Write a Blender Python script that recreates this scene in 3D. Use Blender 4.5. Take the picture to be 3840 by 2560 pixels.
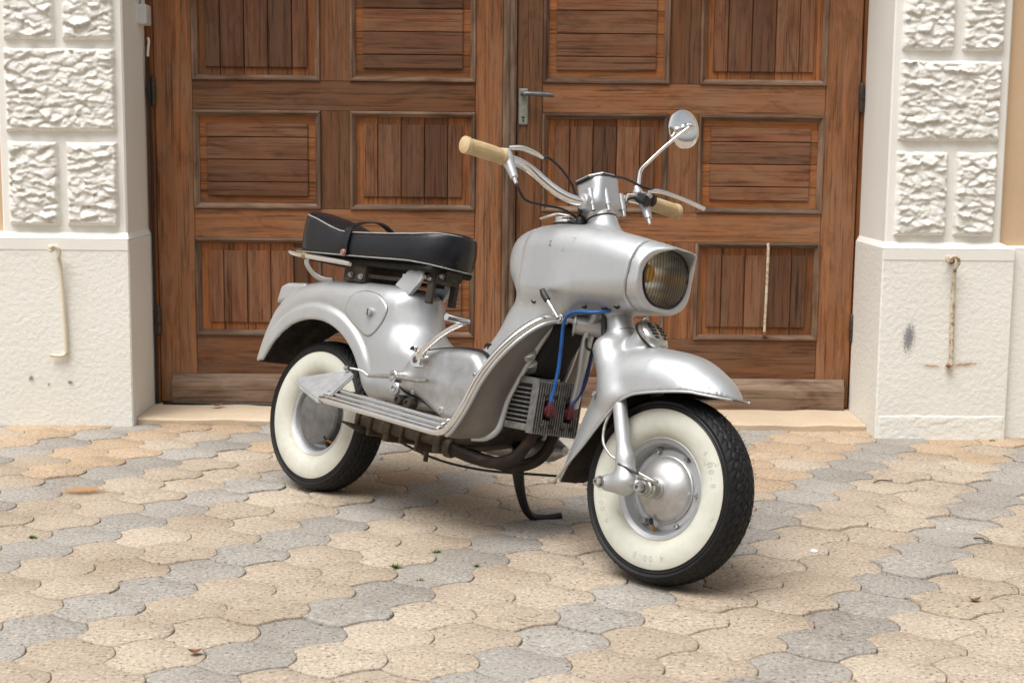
import bpy, bmesh, math, random
import numpy as np
from mathutils import Vector, Matrix, Euler
R_ = math.radians
random.seed(7); RNG = np.random.default_rng(11)
for o in list(bpy.data.objects): bpy.data.objects.remove(o)
scene = bpy.context.scene
COL = scene.collection

# ------------------------------------------------------------------ camera
CAM_H, PITCH, ROLL = 1.0287, 0.1345, 0.010
cd = bpy.data.cameras.new('camera'); cam = bpy.data.objects.new('camera', cd); COL.objects.link(cam)
cd.sensor_width = 36.0; cd.lens = 50.0; cd.clip_start = 0.05; cd.clip_end = 2000
fw = Vector((0, math.cos(PITCH), -math.sin(PITCH))); up0 = Vector((0, math.sin(PITCH), math.cos(PITCH))); rt0 = Vector((1, 0, 0))
rt = rt0*math.cos(ROLL) + up0*math.sin(ROLL); up = -rt0*math.sin(ROLL) + up0*math.cos(ROLL)
M = Matrix((rt, up, -fw)).transposed().to_4x4(); M.translation = Vector((0, 0, CAM_H)); cam.matrix_world = M
cd.dof.use_dof = True; cd.dof.focus_distance = 3.75; cd.dof.aperture_fstop = 8.0
scene.camera = cam

# ------------------------------------------------------------------ sky, sun, exposure (bright overcast)
SUN_EL, SUN_AZ = R_(66), R_(222)          # azimuth from +Y towards +X: the sun stands behind the camera, to the left
w = bpy.data.worlds.new('World'); scene.world = w; w.use_nodes = True
nt = w.node_tree; nt.nodes.clear()
sky = nt.nodes.new('ShaderNodeTexSky'); sky.sky_type = 'NISHITA'; sky.sun_disc = False
sky.sun_elevation = SUN_EL; sky.sun_rotation = SUN_AZ; sky.air_density = 1.0; sky.dust_density = 4.0; sky.ozone_density = 1.0
hs = nt.nodes.new('ShaderNodeHueSaturation'); hs.inputs['Saturation'].default_value = 0.18
bg = nt.nodes.new('ShaderNodeBackground'); bg.inputs['Strength'].default_value = 0.072
out = nt.nodes.new('ShaderNodeOutputWorld')
nt.links.new(sky.outputs[0], hs.inputs['Color']); nt.links.new(hs.outputs[0], bg.inputs['Color']); nt.links.new(bg.outputs[0], out.inputs['Surface'])
sl = bpy.data.lights.new('sun', 'SUN'); sl.energy = 1.5; sl.angle = R_(40); sl.color = (1.0, 0.975, 0.94)
so = bpy.data.objects.new('sun', sl); COL.objects.link(so)
sd = Vector((math.sin(SUN_AZ)*math.cos(SUN_EL), math.cos(SUN_AZ)*math.cos(SUN_EL), math.sin(SUN_EL)))
so.rotation_euler = sd.to_track_quat('Z', 'Y').to_euler(); so.location = sd*20
vs = scene.view_settings; vs.view_transform = 'Standard'; vs.look = 'None'; vs.gamma = 1.0; vs.use_curve_mapping = False
vs.exposure = 1.20

# ------------------------------------------------------------------ materials
def mat(name):
    m = bpy.data.materials.new(name); m.use_nodes = True
    n = m.node_tree; b = n.nodes['Principled BSDF']; return m, n, b
def node(n, t, **kw):
    x = n.nodes.new(t)
    for k, v in kw.items():
        if k in x.inputs: x.inputs[k].default_value = v
        else: setattr(x, k, v)
    return x
def ramp(n, src, stops):
    r = n.nodes.new('ShaderNodeValToRGB'); e = r.color_ramp.elements
    while len(e) < len(stops): e.new(0.5)
    for el, (p, c) in zip(e, stops): el.position = p; el.color = (*c, 1) if len(c) == 3 else c
    n.links.new(src, r.inputs[0]); return r
def mix(n, fac, a, b, mode='MIX'):
    x = n.nodes.new('ShaderNodeMix'); x.data_type = 'RGBA'; x.blend_type = mode
    for s, v in ((0, fac), (6, a), (7, b)):
        if hasattr(v, 'is_output') or isinstance(v, bpy.types.NodeSocket): n.links.new(v, x.inputs[s])
        else: x.inputs[s].default_value = v if s == 0 else (*v, 1)
    return x.outputs[2]
def objcoord(n, scale=(1, 1, 1), rnd=True):
    tc = n.nodes.new('ShaderNodeTexCoord'); mp = n.nodes.new('ShaderNodeMapping'); mp.inputs['Scale'].default_value = scale
    n.links.new(tc.outputs['Object'], mp.inputs['Vector'])
    if rnd:
        oi = n.nodes.new('ShaderNodeObjectInfo'); mu = node(n, 'ShaderNodeVectorMath', operation='SCALE'); mu.inputs[0].default_value = (37.0, 91.0, 53.0)
        n.links.new(oi.outputs['Random'], mu.inputs['Scale']); n.links.new(mu.outputs[0], mp.inputs['Location'])
    return mp.outputs[0]
def noise(n, vec, scale, detail=4, rough=0.55, dist=0.0):
    x = node(n, 'ShaderNodeTexNoise'); x.inputs['Scale'].default_value = scale; x.inputs['Detail'].default_value = detail
    x.inputs['Roughness'].default_value = rough; x.inputs['Distortion'].default_value = dist
    n.links.new(vec, x.inputs['Vector']); return x.outputs[0]
def bump(n, b, h, strength, dist):
    x = node(n, 'ShaderNodeBump'); x.inputs['Strength'].default_value = strength; x.inputs['Distance'].default_value = dist
    n.links.new(h, x.inputs['Height']); n.links.new(x.outputs[0], b.inputs['Normal']); return x
def plain(name, col, rough=0.5, metal=0.0, var=0.12, scale=30, bmp=0.0):
    m, n, b = mat(name); v = objcoord(n, rnd=False); t = noise(n, v, scale, 5)
    c0 = tuple(c*(1-var) for c in col); c1 = tuple(min(1, c*(1+var)) for c in col)
    r = ramp(n, t, [(0.3, c0), (0.7, c1)]); n.links.new(r.outputs[0], b.inputs['Base Color'])
    b.inputs['Roughness'].default_value = rough; b.inputs['Metallic'].default_value = metal
    if bmp: bump(n, b, t, bmp, 0.002)
    return m
MAT = {}
def silver():
    m, n, b = mat('silver_paint'); v = objcoord(n, rnd=False)
    big = noise(n, v, 7, 5, 0.6); fine = noise(n, v, 90, 3)
    c = ramp(n, big, [(0.3, (.45, .463, .472)), (0.7, (.51, .525, .535))]).outputs[0]
    sc = noise(n, v, 30, 6, 0.75, 0.6); sp = ramp(n, sc, [(0.715, (0, 0, 0)), (0.745, (1, 1, 1))]).outputs[0]
    c = mix(n, sp, c, (.22, .21, .20))
    ws = noise(n, objcoord(n, (1, 1, .35), False), 26, 5, .8); wk = ramp(n, ws, [(.33, (.80, .79, .77)), (.46, (1, 1, 1))]).outputs[0]; c = mix(n, .4, c, wk, 'MULTIPLY')
    n.links.new(c, b.inputs['Base Color'])
    rr = ramp(n, big, [(0.25, (.42,)*3), (0.75, (.50,)*3)]); n.links.new(rr.outputs[0], b.inputs['Roughness'])
    b.inputs['Metallic'].default_value = 0.72
    bump(n, b, noise(n, v, 22, 3), 0.05, 0.004)
    return m
MAT['silver'] = silver()
def cast():
    m, n, b = mat('cast_alloy'); v = objcoord(n, rnd=False); t = noise(n, v, 18, 6, 0.65)
    c = ramp(n, t, [(0.3, (.42, .415, .41)), (0.7, (.62, .62, .62))]).outputs[0]; n.links.new(c, b.inputs['Base Color'])
    b.inputs['Metallic'].default_value = 0.85
    rr = ramp(n, t, [(0.3, (.52,)*3), (0.7, (.36,)*3)]); n.links.new(rr.outputs[0], b.inputs['Roughness'])
    bump(n, b, noise(n, v, 220, 2), 0.12, 0.001); return m
MAT['cast'] = cast()
MAT['alloy'] = plain('polished_casing_alloy', (.47, .475, .48), .40, .85, .25, 16, .15)
MAT['chrome'] = plain('chrome', (.78, .78, .77), 0.12, 1.0, 0.06, 40)
MAT['steel'] = plain('worn_steel', (.50, .49, .47), 0.34, 1.0, 0.25, 60)
MAT['dullsteel'] = plain('dull_zinc', (.42, .41, .39), 0.45, 0.8, 0.3, 70)
MAT['black'] = plain('black_rubber', (.010, .010, .011), 0.5, 0, 0.3, 50)
MAT['void'] = plain('dark_recess', (.012, .011, .010), 0.9, 0, 0.3, 30)
MAT['grime'] = plain('grimy_metal', (.045, .036, .028), 0.75, 0.2, 0.5, 45, 0.3)
MAT['brownmetal'] = plain('oily_brown_alloy', (.085, .066, .046), 0.6, 0.4, 0.5, 40, 0.3)
MAT['rustpipe'] = plain('heat_stained_pipe', (.022, .014, .010), 0.6, 0.4, 0.6, 25, 0.2)
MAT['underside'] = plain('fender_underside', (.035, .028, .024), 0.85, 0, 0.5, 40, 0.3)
MAT['fins'] = plain('cast_fins', (.20, .197, .190), 0.5, 0.7, 0.4, 60, 0.2)
MAT['finback'] = plain('fin_gaps', (.03, .028, .026), 0.8, 0.2, 0.3, 40)
MAT['blue'] = plain('blue_cable', (.010, .085, .30), 0.4, 0, 0.2, 40)
MAT['navy'] = plain('navy_cable', (.008, .02, .12), 0.4, 0, 0.2, 40)
MAT['redcap'] = plain('oxblood_bakelite', (.065, .010, .012), 0.35, 0, 0.3, 40)
MAT['piping'] = plain('grey_piping', (.27, .27, .26), 0.5, 0, 0.2, 60)
MAT['orange'] = plain('tan_hose', (.36, .15, .03), 0.5, 0, 0.25, 90)
MAT['rust'] = plain('rust', (.17, .065, .025), 0.85, 0.1, 0.5, 70, 0.4)
MAT['hinge'] = plain('dark_iron', (.07, .055, .045), 0.6, 0.6, 0.4, 60, 0.3)
MAT['levergrey'] = plain('lever_grey', (.14, .15, .16), .45, .6, .25, 60)
MAT['rivet'] = plain('pink_brass', (.42, .25, .20), 0.45, 0.6, 0.35, 90)
MAT['boxgrey'] = plain('grey_plastic', (.55, .56, .57), 0.45, 0, 0.05, 20)
MAT['fingrey'] = plain('fender_bracket', (.33, .335, .34), 0.55, 0.4, 0.15, 30)
MAT['taupe'] = plain('taupe_shield', (.165, .150, .137), .5, .25, .10, 12)  # even taupe for the leg shields, darker than the silver body
MAT['moss'] = plain('moss', (.09, .16, .025), 0.8, 0, 0.4, 120)
MAT['leaf'] = plain('dry_leaf', (.16, .065, .03), 0.8, 0, 0.4, 60)
MAT['twig'] = plain('twig', (.07, .05, .035), 0.85, 0, 0.4, 80)
MAT['white'] = plain('white_chip', (.8, .79, .76), 0.6, 0, 0.05, 60)
def leather():
    m, n, b = mat('black_leather'); v = objcoord(n, rnd=False)
    t = noise(n, v, 9, 5, .6); c = ramp(n, t, [(0.3, (.004, .005, .008)), (0.75, (.012, .013, .018))]).outputs[0]
    n.links.new(c, b.inputs['Base Color']); rr = ramp(n, t, [(.3, (.26,)*3), (.7, (.42,)*3)]); n.links.new(rr.outputs[0], b.inputs['Roughness']); b.inputs['Specular IOR Level'].default_value = .38
    h = mix(n, .75, noise(n, v, 260, 2), noise(n, objcoord(n, (5, 14, 9), False), 2.2, 3)); bump(n, b, h, .22, .004)
    return m
MAT['leather'] = leather()
def ivory():
    m, n, b = mat('cream_rubber'); v = objcoord(n, rnd=False); t = noise(n, v, 22, 5, .6)
    c = ramp(n, t, [(.3, (.42, .30, .15)), (.7, (.56, .43, .25))]).outputs[0]; n.links.new(c, b.inputs['Base Color']); b.inputs['Roughness'].default_value = .5
    return m
MAT['ivory'] = ivory()
def whitewall():
    m, n, b = mat('whitewall_rubber'); v = objcoord(n, rnd=False); t = noise(n, v, 10, 6, .65)
    c = ramp(n, t, [(.3, (.47, .465, .395)), (.7, (.60, .605, .54))]).outputs[0]
    s = noise(n, objcoord(n, (1, 1, 1), False), 24, 6, .8, 1.0); k = ramp(n, s, [(.63, (0, 0, 0)), (.72, (.8,)*3)]).outputs[0]
    c = mix(n, k, c, (.33, .30, .21))
    tc = node(n, 'ShaderNodeTexCoord'); sx = node(n, 'ShaderNodeSeparateXYZ'); n.links.new(tc.outputs['Object'], sx.inputs[0]); cx = node(n, 'ShaderNodeCombineXYZ'); n.links.new(sx.outputs[0], cx.inputs[0]); n.links.new(sx.outputs[2], cx.inputs[2])
    ln = node(n, 'ShaderNodeVectorMath', operation='LENGTH'); n.links.new(cx.outputs[0], ln.inputs[0]); jit = node(n, 'ShaderNodeMath', operation='MULTIPLY_ADD'); jit.inputs[1].default_value = .022; n.links.new(t, jit.inputs[0]); n.links.new(ln.outputs['Value'], jit.inputs[2])
    rg = ramp(n, jit.outputs[0], [(.130, (.75,)*3), (.146, (0, 0, 0)), (.192, (0, 0, 0)), (.204, (.45,)*3)]).outputs[0]; c = mix(n, rg, c, (.43, .40, .29))
    vo = node(n, 'ShaderNodeTexNoise'); vo.inputs['Scale'].default_value = 9; vo.inputs['Detail'].default_value = 6; n.links.new(v, vo.inputs['Vector']); ck = ramp(n, vo.outputs[0], [(.492, (0, 0, 0)), (.499, (.8,)*3), (.506, (0, 0, 0))]).outputs[0]
    gm = ramp(n, noise(n, v, 6, 2), [(.56, (0, 0, 0)), (.62, (1, 1, 1))]).outputs[0]; ck = mix(n, 1.0, ck, gm, 'MULTIPLY'); c = mix(n, ck, c, (.16, .14, .10))
    n.links.new(c, b.inputs['Base Color']); b.inputs['Roughness'].default_value = .6
    bump(n, b, noise(n, v, 60, 3), .08, .002); return m
MAT['whitewall'] = whitewall()
def tyre_m():
    m, n, b = mat('tyre_rubber'); v = objcoord(n, rnd=False); t = noise(n, v, 40, 5, .6)
    c = ramp(n, t, [(.3, (.005, .005, .006)), (.75, (.014, .014, .015))]).outputs[0]; n.links.new(c, b.inputs['Base Color'])
    b.inputs['Roughness'].default_value = .5; b.inputs['Specular IOR Level'].default_value = .28; bump(n, b, noise(n, v, 160, 3), .15, .001); return m
MAT['tyre'] = tyre_m()
def lens_m():
    m, n, b = mat('headlight_glass'); tr = node(n, 'ShaderNodeBsdfTransparent'); gl = node(n, 'ShaderNodeBsdfGlossy'); gl.inputs['Roughness'].default_value = .08
    v = objcoord(n, rnd=False); wv = node(n, 'ShaderNodeTexWave', bands_direction='Y'); wv.inputs['Scale'].default_value = 30; wv.inputs['Distortion'].default_value = .3; n.links.new(v, wv.inputs['Vector'])
    c = ramp(n, wv.outputs[0], [(.25, (.60, .59, .54)), (.65, (1, .99, .95))]).outputs[0]; n.links.new(c, tr.inputs['Color'])
    fr = node(n, 'ShaderNodeFresnel'); fr.inputs['IOR'].default_value = 1.45; mx = node(n, 'ShaderNodeMixShader')
    n.links.new(fr.outputs[0], mx.inputs[0]); n.links.new(tr.outputs[0], mx.inputs[1]); n.links.new(gl.outputs[0], mx.inputs[2]); n.links.new(mx.outputs[0], n.nodes['Material Output'].inputs['Surface']); return m
MAT['lens'] = lens_m()
def wood(name, base, dark, pale, palef, rough=.62, grain=1.0):
    m, n, b = mat(name)
    v = objcoord(n, (1.1, 44, 44)); g = noise(n, v, 1.0, 8, .72, .35)
    v2 = objcoord(n, (3.5, 150, 150)); g2 = noise(n, v2, 1.0, 4, .65, .2)
    v3 = objcoord(n, (2.2, 9, 9)); w3 = noise(n, v3, 1.0, 4, .55, 1.5)
    c = ramp(n, g, [(.28, dark), (.50, base), (.74, tuple(min(1, x*1.5) for x in base))]).outputs[0]
    pf = ramp(n, w3, [(.50-.28*palef, (0, 0, 0)), (.86-.3*palef, (1, 1, 1))]).outputs[0]
    c = mix(n, pf, c, pale)
    f2 = ramp(n, g2, [(.34, (.22,)*3), (.47, (1, 1, 1))]).outputs[0]; c = mix(n, .8, c, f2, 'MULTIPLY')
    oi = n.nodes.new('ShaderNodeObjectInfo'); vr = ramp(n, oi.outputs['Random'], [(0, (.52, .49, .46)), (.5, (.92, .88, .83)), (1, (1.25, 1.16, 1.05))]).outputs[0]
    c = mix(n, 1.0, c, vr, 'MULTIPLY')
    sn = noise(n, objcoord(n, (3.0, 14, 14)), 1.3, 6, .7, 1.2); sk = ramp(n, sn, [(.34, (.30, .29, .29)), (.50, (1, 1, 1))]).outputs[0]; c = mix(n, .5, c, sk, 'MULTIPLY')
    n.links.new(c, b.inputs['Base Color']); b.inputs['Roughness'].default_value = rough; b.inputs['Specular IOR Level'].default_value = .25
    h = mix(n, .5, g, g2); bump(n, b, h, .45*grain, .003); return m
MAT['wood_rail'] = wood('door_rail_wood', (.225, .098, .043), (.115, .048, .022), (.23, .130, .078), .40)
MAT['wood_plank'] = wood('door_plank_wood', (.185, .080, .041), (.058, .027, .015), (.215, .120, .072), .42, .66, 1.5)
MAT['wood_fresh'] = wood('door_fielded_edge', (.30, .115, .040), (.13, .048, .018), (.26, .13, .06), .3)
MAT['wood_mould'] = wood('door_moulding_wood', (.115, .058, .034), (.05, .026, .016), (.26, .19, .14), .62)
MAT['wood_kick'] = wood('bleached_kickboard', (.165, .088, .05), (.07, .038, .022), (.32, .235, .175), .8)
MAT['wood_frame'] = wood('orange_frame_wood', (.27, .095, .025), (.12, .042, .014), (.30, .13, .05), .3)
def stucco(name, c0, c1, bs=.5, rough=.9, sc=55):
    m, n, b = mat(name); v = objcoord(n, rnd=False)
    t = noise(n, v, 2.5, 6, .6); c = ramp(n, t, [(.3, c0), (.7, c1)]).outputs[0]
    s = noise(n, v, 11, 7, .8, .4); k = ramp(n, s, [(.70, (0, 0, 0)), (.80, (1, 1, 1))]).outputs[0]
    c = mix(n, k, c, tuple(x*.72 for x in c0)); n.links.new(c, b.inputs['Base Color']); b.inputs['Roughness'].default_value = rough
    if bs: bump(n, b, noise(n, v, sc, 5, .62), bs, .006)
    return m
MAT['stucco'] = stucco('cream_stucco', (.745, .740, .685), (.80, .797, .745), .6)
MAT['stucco_smooth'] = stucco('smooth_cream_render', (.745, .740, .69), (.795, .790, .745), .12, .85, 120)
MAT['rock'] = stucco('rough_cast_stucco', (.77, .766, .715), (.83, .826, .778), .6, .85, 190)
MAT['beige'] = stucco('beige_render', (.52, .37, .23), (.58, .42, .27), .2)
MAT['stone'] = stucco('threshold_stone', (.46, .36, .25), (.58, .47, .34), .5, .85, 90)
MAT['hookpaint'] = stucco('cream_painted_iron', (.66, .60, .47), (.72, .66, .53), .1, .5)
def rusty_white():
    m, n, b = mat('rusting_white_paint'); v = objcoord(n, rnd=False); t = noise(n, v, 55, 6, .75, .6)
    c = ramp(n, t, [(.46, (.60, .55, .45)), (.56, (.42, .30, .18)), (.66, (.16, .065, .03))]).outputs[0]; n.links.new(c, b.inputs['Base Color']); b.inputs['Roughness'].default_value = .75; bump(n, b, t, .4, .002); return m
MAT['rustywhite'] = rusty_white()
def paver_m(name, c0, c1, dk):
    m, n, b = mat(name)
    tc = n.nodes.new('ShaderNodeTexCoord'); oi = n.nodes.new('ShaderNodeObjectInfo'); ge = n.nodes.new('ShaderNodeNewGeometry')
    pos = ge.outputs['Position']
    ad = node(n, 'ShaderNodeMath', operation='ADD'); n.links.new(oi.outputs['Random'], ad.inputs[0]); n.links.new(ge.outputs['Random Per Island'], ad.inputs[1])
    fr = node(n, 'ShaderNodeMath', operation='FRACT'); n.links.new(ad.outputs[0], fr.inputs[0])
    c = ramp(n, fr.outputs[0], [(0, c0), (1, c1)]).outputs[0]
    sp = noise(n, pos, 105, 2, .9); k1 = ramp(n, sp, [(.33, (.22,)*3), (.42, (.90,)*3), (.57, (1, 1, 1)), (.68, (1.5, 1.47, 1.40))]).outputs[0]
    c = mix(n, .95, c, k1, 'MULTIPLY')
    big = noise(n, pos, 2.4, 6, .65); k2 = ramp(n, big, [(.30, (.74, .70, .66)), (.55, (1, 1, 1)), (.8, (1.1, 1.08, 1.05))]).outputs[0]
    c = mix(n, .8, c, k2, 'MULTIPLY')
    st = noise(n, pos, 5.5, 5, .6, .5); k3 = ramp(n, st, [(.72, (0, 0, 0)), (.80, (1, 1, 1))]).outputs[0]
    c = mix(n, k3, c, dk)
    n.links.new(c, b.inputs['Base Color']); b.inputs['Roughness'].default_value = .88
    bump(n, b, sp, .55, .0025); return m
MAT['paver_cream'] = paver_m('cream_paver', (.352, .287, .217), (.422, .355, .278), (.34, .21, .11))
MAT['paver_ochre'] = paver_m('ochre_paver', (.38, .280, .185), (.435, .330, .230), (.36, .21, .10))
MAT['paver_grey'] = paver_m('grey_paver', (.275, .254, .226), (.335, .312, .279), (.28, .20, .14))
MAT['joint'] = paver_m('joint_sand', (.09, .068, .048), (.14, .105, .075), (.09, .10, .05))

# ------------------------------------------------------------------ mesh helpers
def link(o, parent=None):
    COL.objects.link(o)
    if parent is not None: o.parent = parent
    return o
def mk(name, verts, faces, m, parent=None, smooth=True, sharp=None, loc=None, rot=None):
    me = bpy.data.meshes.new(name)
    me.from_pydata([tuple(map(float, v)) for v in verts], [], [tuple(int(i) for i in f) for f in faces]); me.update()
    for k in (m if isinstance(m, (list, tuple)) else [m]): me.materials.append(MAT[k] if isinstance(k, str) else k)
    if smooth: me.shade_smooth()
    if sharp: me.set_sharp_from_angle(angle=R_(sharp))
    o = bpy.data.objects.new(name, me); link(o, parent)
    if loc is not None: o.location = loc
    if rot is not None: o.rotation_euler = rot
    return o
def thing(name, label, cat, loc=(0, 0, 0), group=None):
    o = bpy.data.objects.new(name, None); link(o); o.location = loc; o.empty_display_size = .05
    return tag(o, label, cat, group)
def tag(o, label=None, cat=None, group=None, kind=None):
    if label: o['label'] = label
    if cat: o['category'] = cat
    if group: o['group'] = group
    if kind: o['kind'] = kind
    return o
def box_data(sx, sy, sz, bev=0.0, c=(0, 0, 0), seg=1):
    bm = bmesh.new(); bmesh.ops.create_cube(bm, size=1.0)
    for v in bm.verts: v.co = Vector((v.co.x*sx + c[0], v.co.y*sy + c[1], v.co.z*sz + c[2]))
    if bev: bmesh.ops.bevel(bm, geom=bm.edges[:], offset=bev, segments=seg, affect='EDGES', profile=.5)
    bm.verts.index_update(); V = [v.co[:] for v in bm.verts]; F = [[v.index for v in f.verts] for f in bm.faces]; bm.free(); return V, F
def box(name, size, loc, m, parent=None, bev=.002, rot=None, seg=1):
    V, F = box_data(*size, bev, seg=seg); return mk(name, V, F, m, parent, False, None, loc, rot)
def boxb(name, x0, x1, y0, y1, z0, z1, m, parent=None, bev=.002, axis='x'):
    """a box between bounds with its own origin; local X runs along the grain axis"""
    c = ((x0+x1)/2, (y0+y1)/2, (z0+z1)/2); s = (x1-x0, y1-y0, z1-z0)
    if axis == 'z': return box(name, (s[2], s[1], s[0]), c, m, parent, bev, (0, R_(-90), 0))
    return box(name, s, c, m, parent, bev)
def catmull(P, n=8, closed=False):
    P = [np.array(p, float) for p in P]; out = []; N = len(P)
    for i in range(N if closed else N-1):
        p0 = P[(i-1) % N] if closed or i > 0 else 2*P[0]-P[1]; p1 = P[i]; p2 = P[(i+1) % N]
        p3 = P[(i+2) % N] if closed or i+2 < N else 2*P[-1]-P[-2]
        for t in np.linspace(0, 1, n, endpoint=False):
            out.append(.5*((2*p1) + (-p0+p2)*t + (2*p0-5*p1+4*p2-p3)*t*t + (-p0+3*p1-3*p2+p3)*t**3))
    if not closed: out.append(P[-1])
    return np.array(out)
def sweep_data(path, rad, seg=10, caps=True, flat=None, upv=None):
    P = np.array(path, float); n = len(P); rad = np.interp(np.linspace(0, 1, n), np.linspace(0, 1, len(rad)), rad) if np.ndim(rad) else np.full(n, rad)
    T = np.gradient(P, axis=0); T /= np.linalg.norm(T, axis=1)[:, None]+1e-12
    a = np.array(upv if upv is not None else ([0, 0, 1.] if abs(T[0][2]) < .9 else [1., 0, 0])); nrm = a - T[0]*(a@T[0]); nrm /= np.linalg.norm(nrm)
    V = []
    for i in range(n):
        nrm = nrm - T[i]*(nrm@T[i]); nrm /= np.linalg.norm(nrm)+1e-12; bi = np.cross(T[i], nrm)
        for k in range(seg):
            t = 2*math.pi*k/seg; fy = 1.0 if flat is None else flat
            V.append(P[i] + rad[i]*(math.cos(t)*bi + fy*math.sin(t)*nrm))
    F = [(i*seg+k, i*seg+(k+1) % seg, (i+1)*seg+(k+1) % seg, (i+1)*seg+k) for i in range(n-1) for k in range(seg)]
    if caps: F.append(tuple(range(seg-1, -1, -1))); F.append(tuple((n-1)*seg+k for k in range(seg)))
    return V, F
def tube(name, path, rad, m, parent=None, seg=10, smooth=8, flat=None, upv=None):
    P = catmull(path, smooth) if smooth and len(path) > 2 else path
    V, F = sweep_data(P, rad, seg, True, flat, upv); return mk(name, V, F, m, parent, True, 50)
def frame_of(axis):
    z = Vector(axis).normalized(); x = z.orthogonal().normalized(); y = z.cross(x); return np.array(x), np.array(y), np.array(z)
def lathe_data(prof, org=(0, 0, 0), axis=(0, 0, 1), seg=32, capa=False, capb=False):
    x, y, z = frame_of(axis); org = np.array(org, float); V = []; n = len(prof)
    for r, h in prof:
        for k in range(seg):
            t = 2*math.pi*k/seg; V.append(org + z*h + r*(math.cos(t)*x + math.sin(t)*y))
    F = [(i*seg+k, i*seg+(k+1) % seg, (i+1)*seg+(k+1) % seg, (i+1)*seg+k) for i in range(n-1) for k in range(seg)]
    if capa: F.append(tuple(range(seg-1, -1, -1)))
    if capb: F.append(tuple((n-1)*seg+k for k in range(seg)))
    return V, F
def lathe(name, prof, m, parent=None, org=(0, 0, 0), axis=(0, 0, 1), seg=32, capa=True, capb=True, sharp=35):
    V, F = lathe_data(prof, org, axis, seg, capa, capb); return mk(name, V, F, m, parent, True, sharp)
def merge(parts):
    V = []; F = []
    for v, f in parts:
        o = len(V); V += list(v); F += [tuple(i+o for i in q) for q in f]
    return V, F
def bolt(name, p, axis, r, h, m, parent, hexa=True):
    """bolt head with a washer and a dished centre"""
    a = lathe_data([(r*1.35, 0), (r*1.35, h*.2), (r*1.05, h*.2)], p, axis, 14, True)
    b = lathe_data([(r, h*.2), (r, h*.85), (r*.82, h), (r*.45, h), (r*.38, h*.7)], p, axis, 6 if hexa else 14, False, True)
    V, F = merge([a, b]); return mk(name, V, F, m, parent, True, 25)

# ---- implicit surfaces: signed distance on a grid, meshed with surface nets
def poly_sd(P, X, Z):
    P = np.asarray(P, float); d = np.full(X.shape, 1e9); s = np.ones(X.shape); N = len(P); j = N-1
    for i in range(N):
        ex, ez = P[j]-P[i]; wx = X-P[i][0]; wz = Z-P[i][1]
        t = np.clip((wx*ex+wz*ez)/(ex*ex+ez*ez+1e-12), 0, 1); bx = wx-ex*t; bz = wz-ez*t; d = np.minimum(d, bx*bx+bz*bz)
        c1 = Z >= P[i][1]; c2 = Z < P[j][1]; c3 = ex*wz > ez*wx
        s = np.where((c1 & c2 & c3) | (~c1 & ~c2 & ~c3), -s, s); j = i
    return s*np.sqrt(d)
def smin(a, b, k):
    h = np.clip(.5+.5*(b-a)/k, 0, 1); return b*(1-h)+a*h-k*h*(1-h)
def smax(a, b, k): return -smin(-a, -b, k)
def sstep(a, b, x):
    t = np.clip((x-a)/(b-a), 0, 1); return t*t*(3-2*t)
def rext(d2, ay, wid, r):
    """rounded extrusion: side-view distance d2, |y| ay, half width wid, edge radius r"""
    a = d2+r; b = ay-wid+r; return np.sqrt(np.maximum(a, 0)**2+np.maximum(b, 0)**2)+np.minimum(np.maximum(a, b), 0)-r
def capsule(X, Y, Z, a, b, ra, rb):
    a = np.array(a, float); b = np.array(b, float); ab = b-a; t = np.clip(((X-a[0])*ab[0]+(Y-a[1])*ab[1]+(Z-a[2])*ab[2])/(ab@ab), 0, 1)
    return np.sqrt((X-a[0]-ab[0]*t)**2+(Y-a[1]-ab[1]*t)**2+(Z-a[2]-ab[2]*t)**2)-(ra+(rb-ra)*t)
def ccyl(X, Y, Z, a, b, ra, rb, k=.004):
    """capped cone between a and b"""
    a = np.array(a, float); b = np.array(b, float); ab = b-a; L = np.linalg.norm(ab); u = ab/L
    h = (X-a[0])*u[0]+(Y-a[1])*u[1]+(Z-a[2])*u[2]; q = np.sqrt(np.maximum((X-a[0])**2+(Y-a[1])**2+(Z-a[2])**2-h*h, 0))
    return smax(q-(ra+(rb-ra)*np.clip(h/L, 0, 1)), np.abs(h-L/2)-L/2, k)
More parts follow.
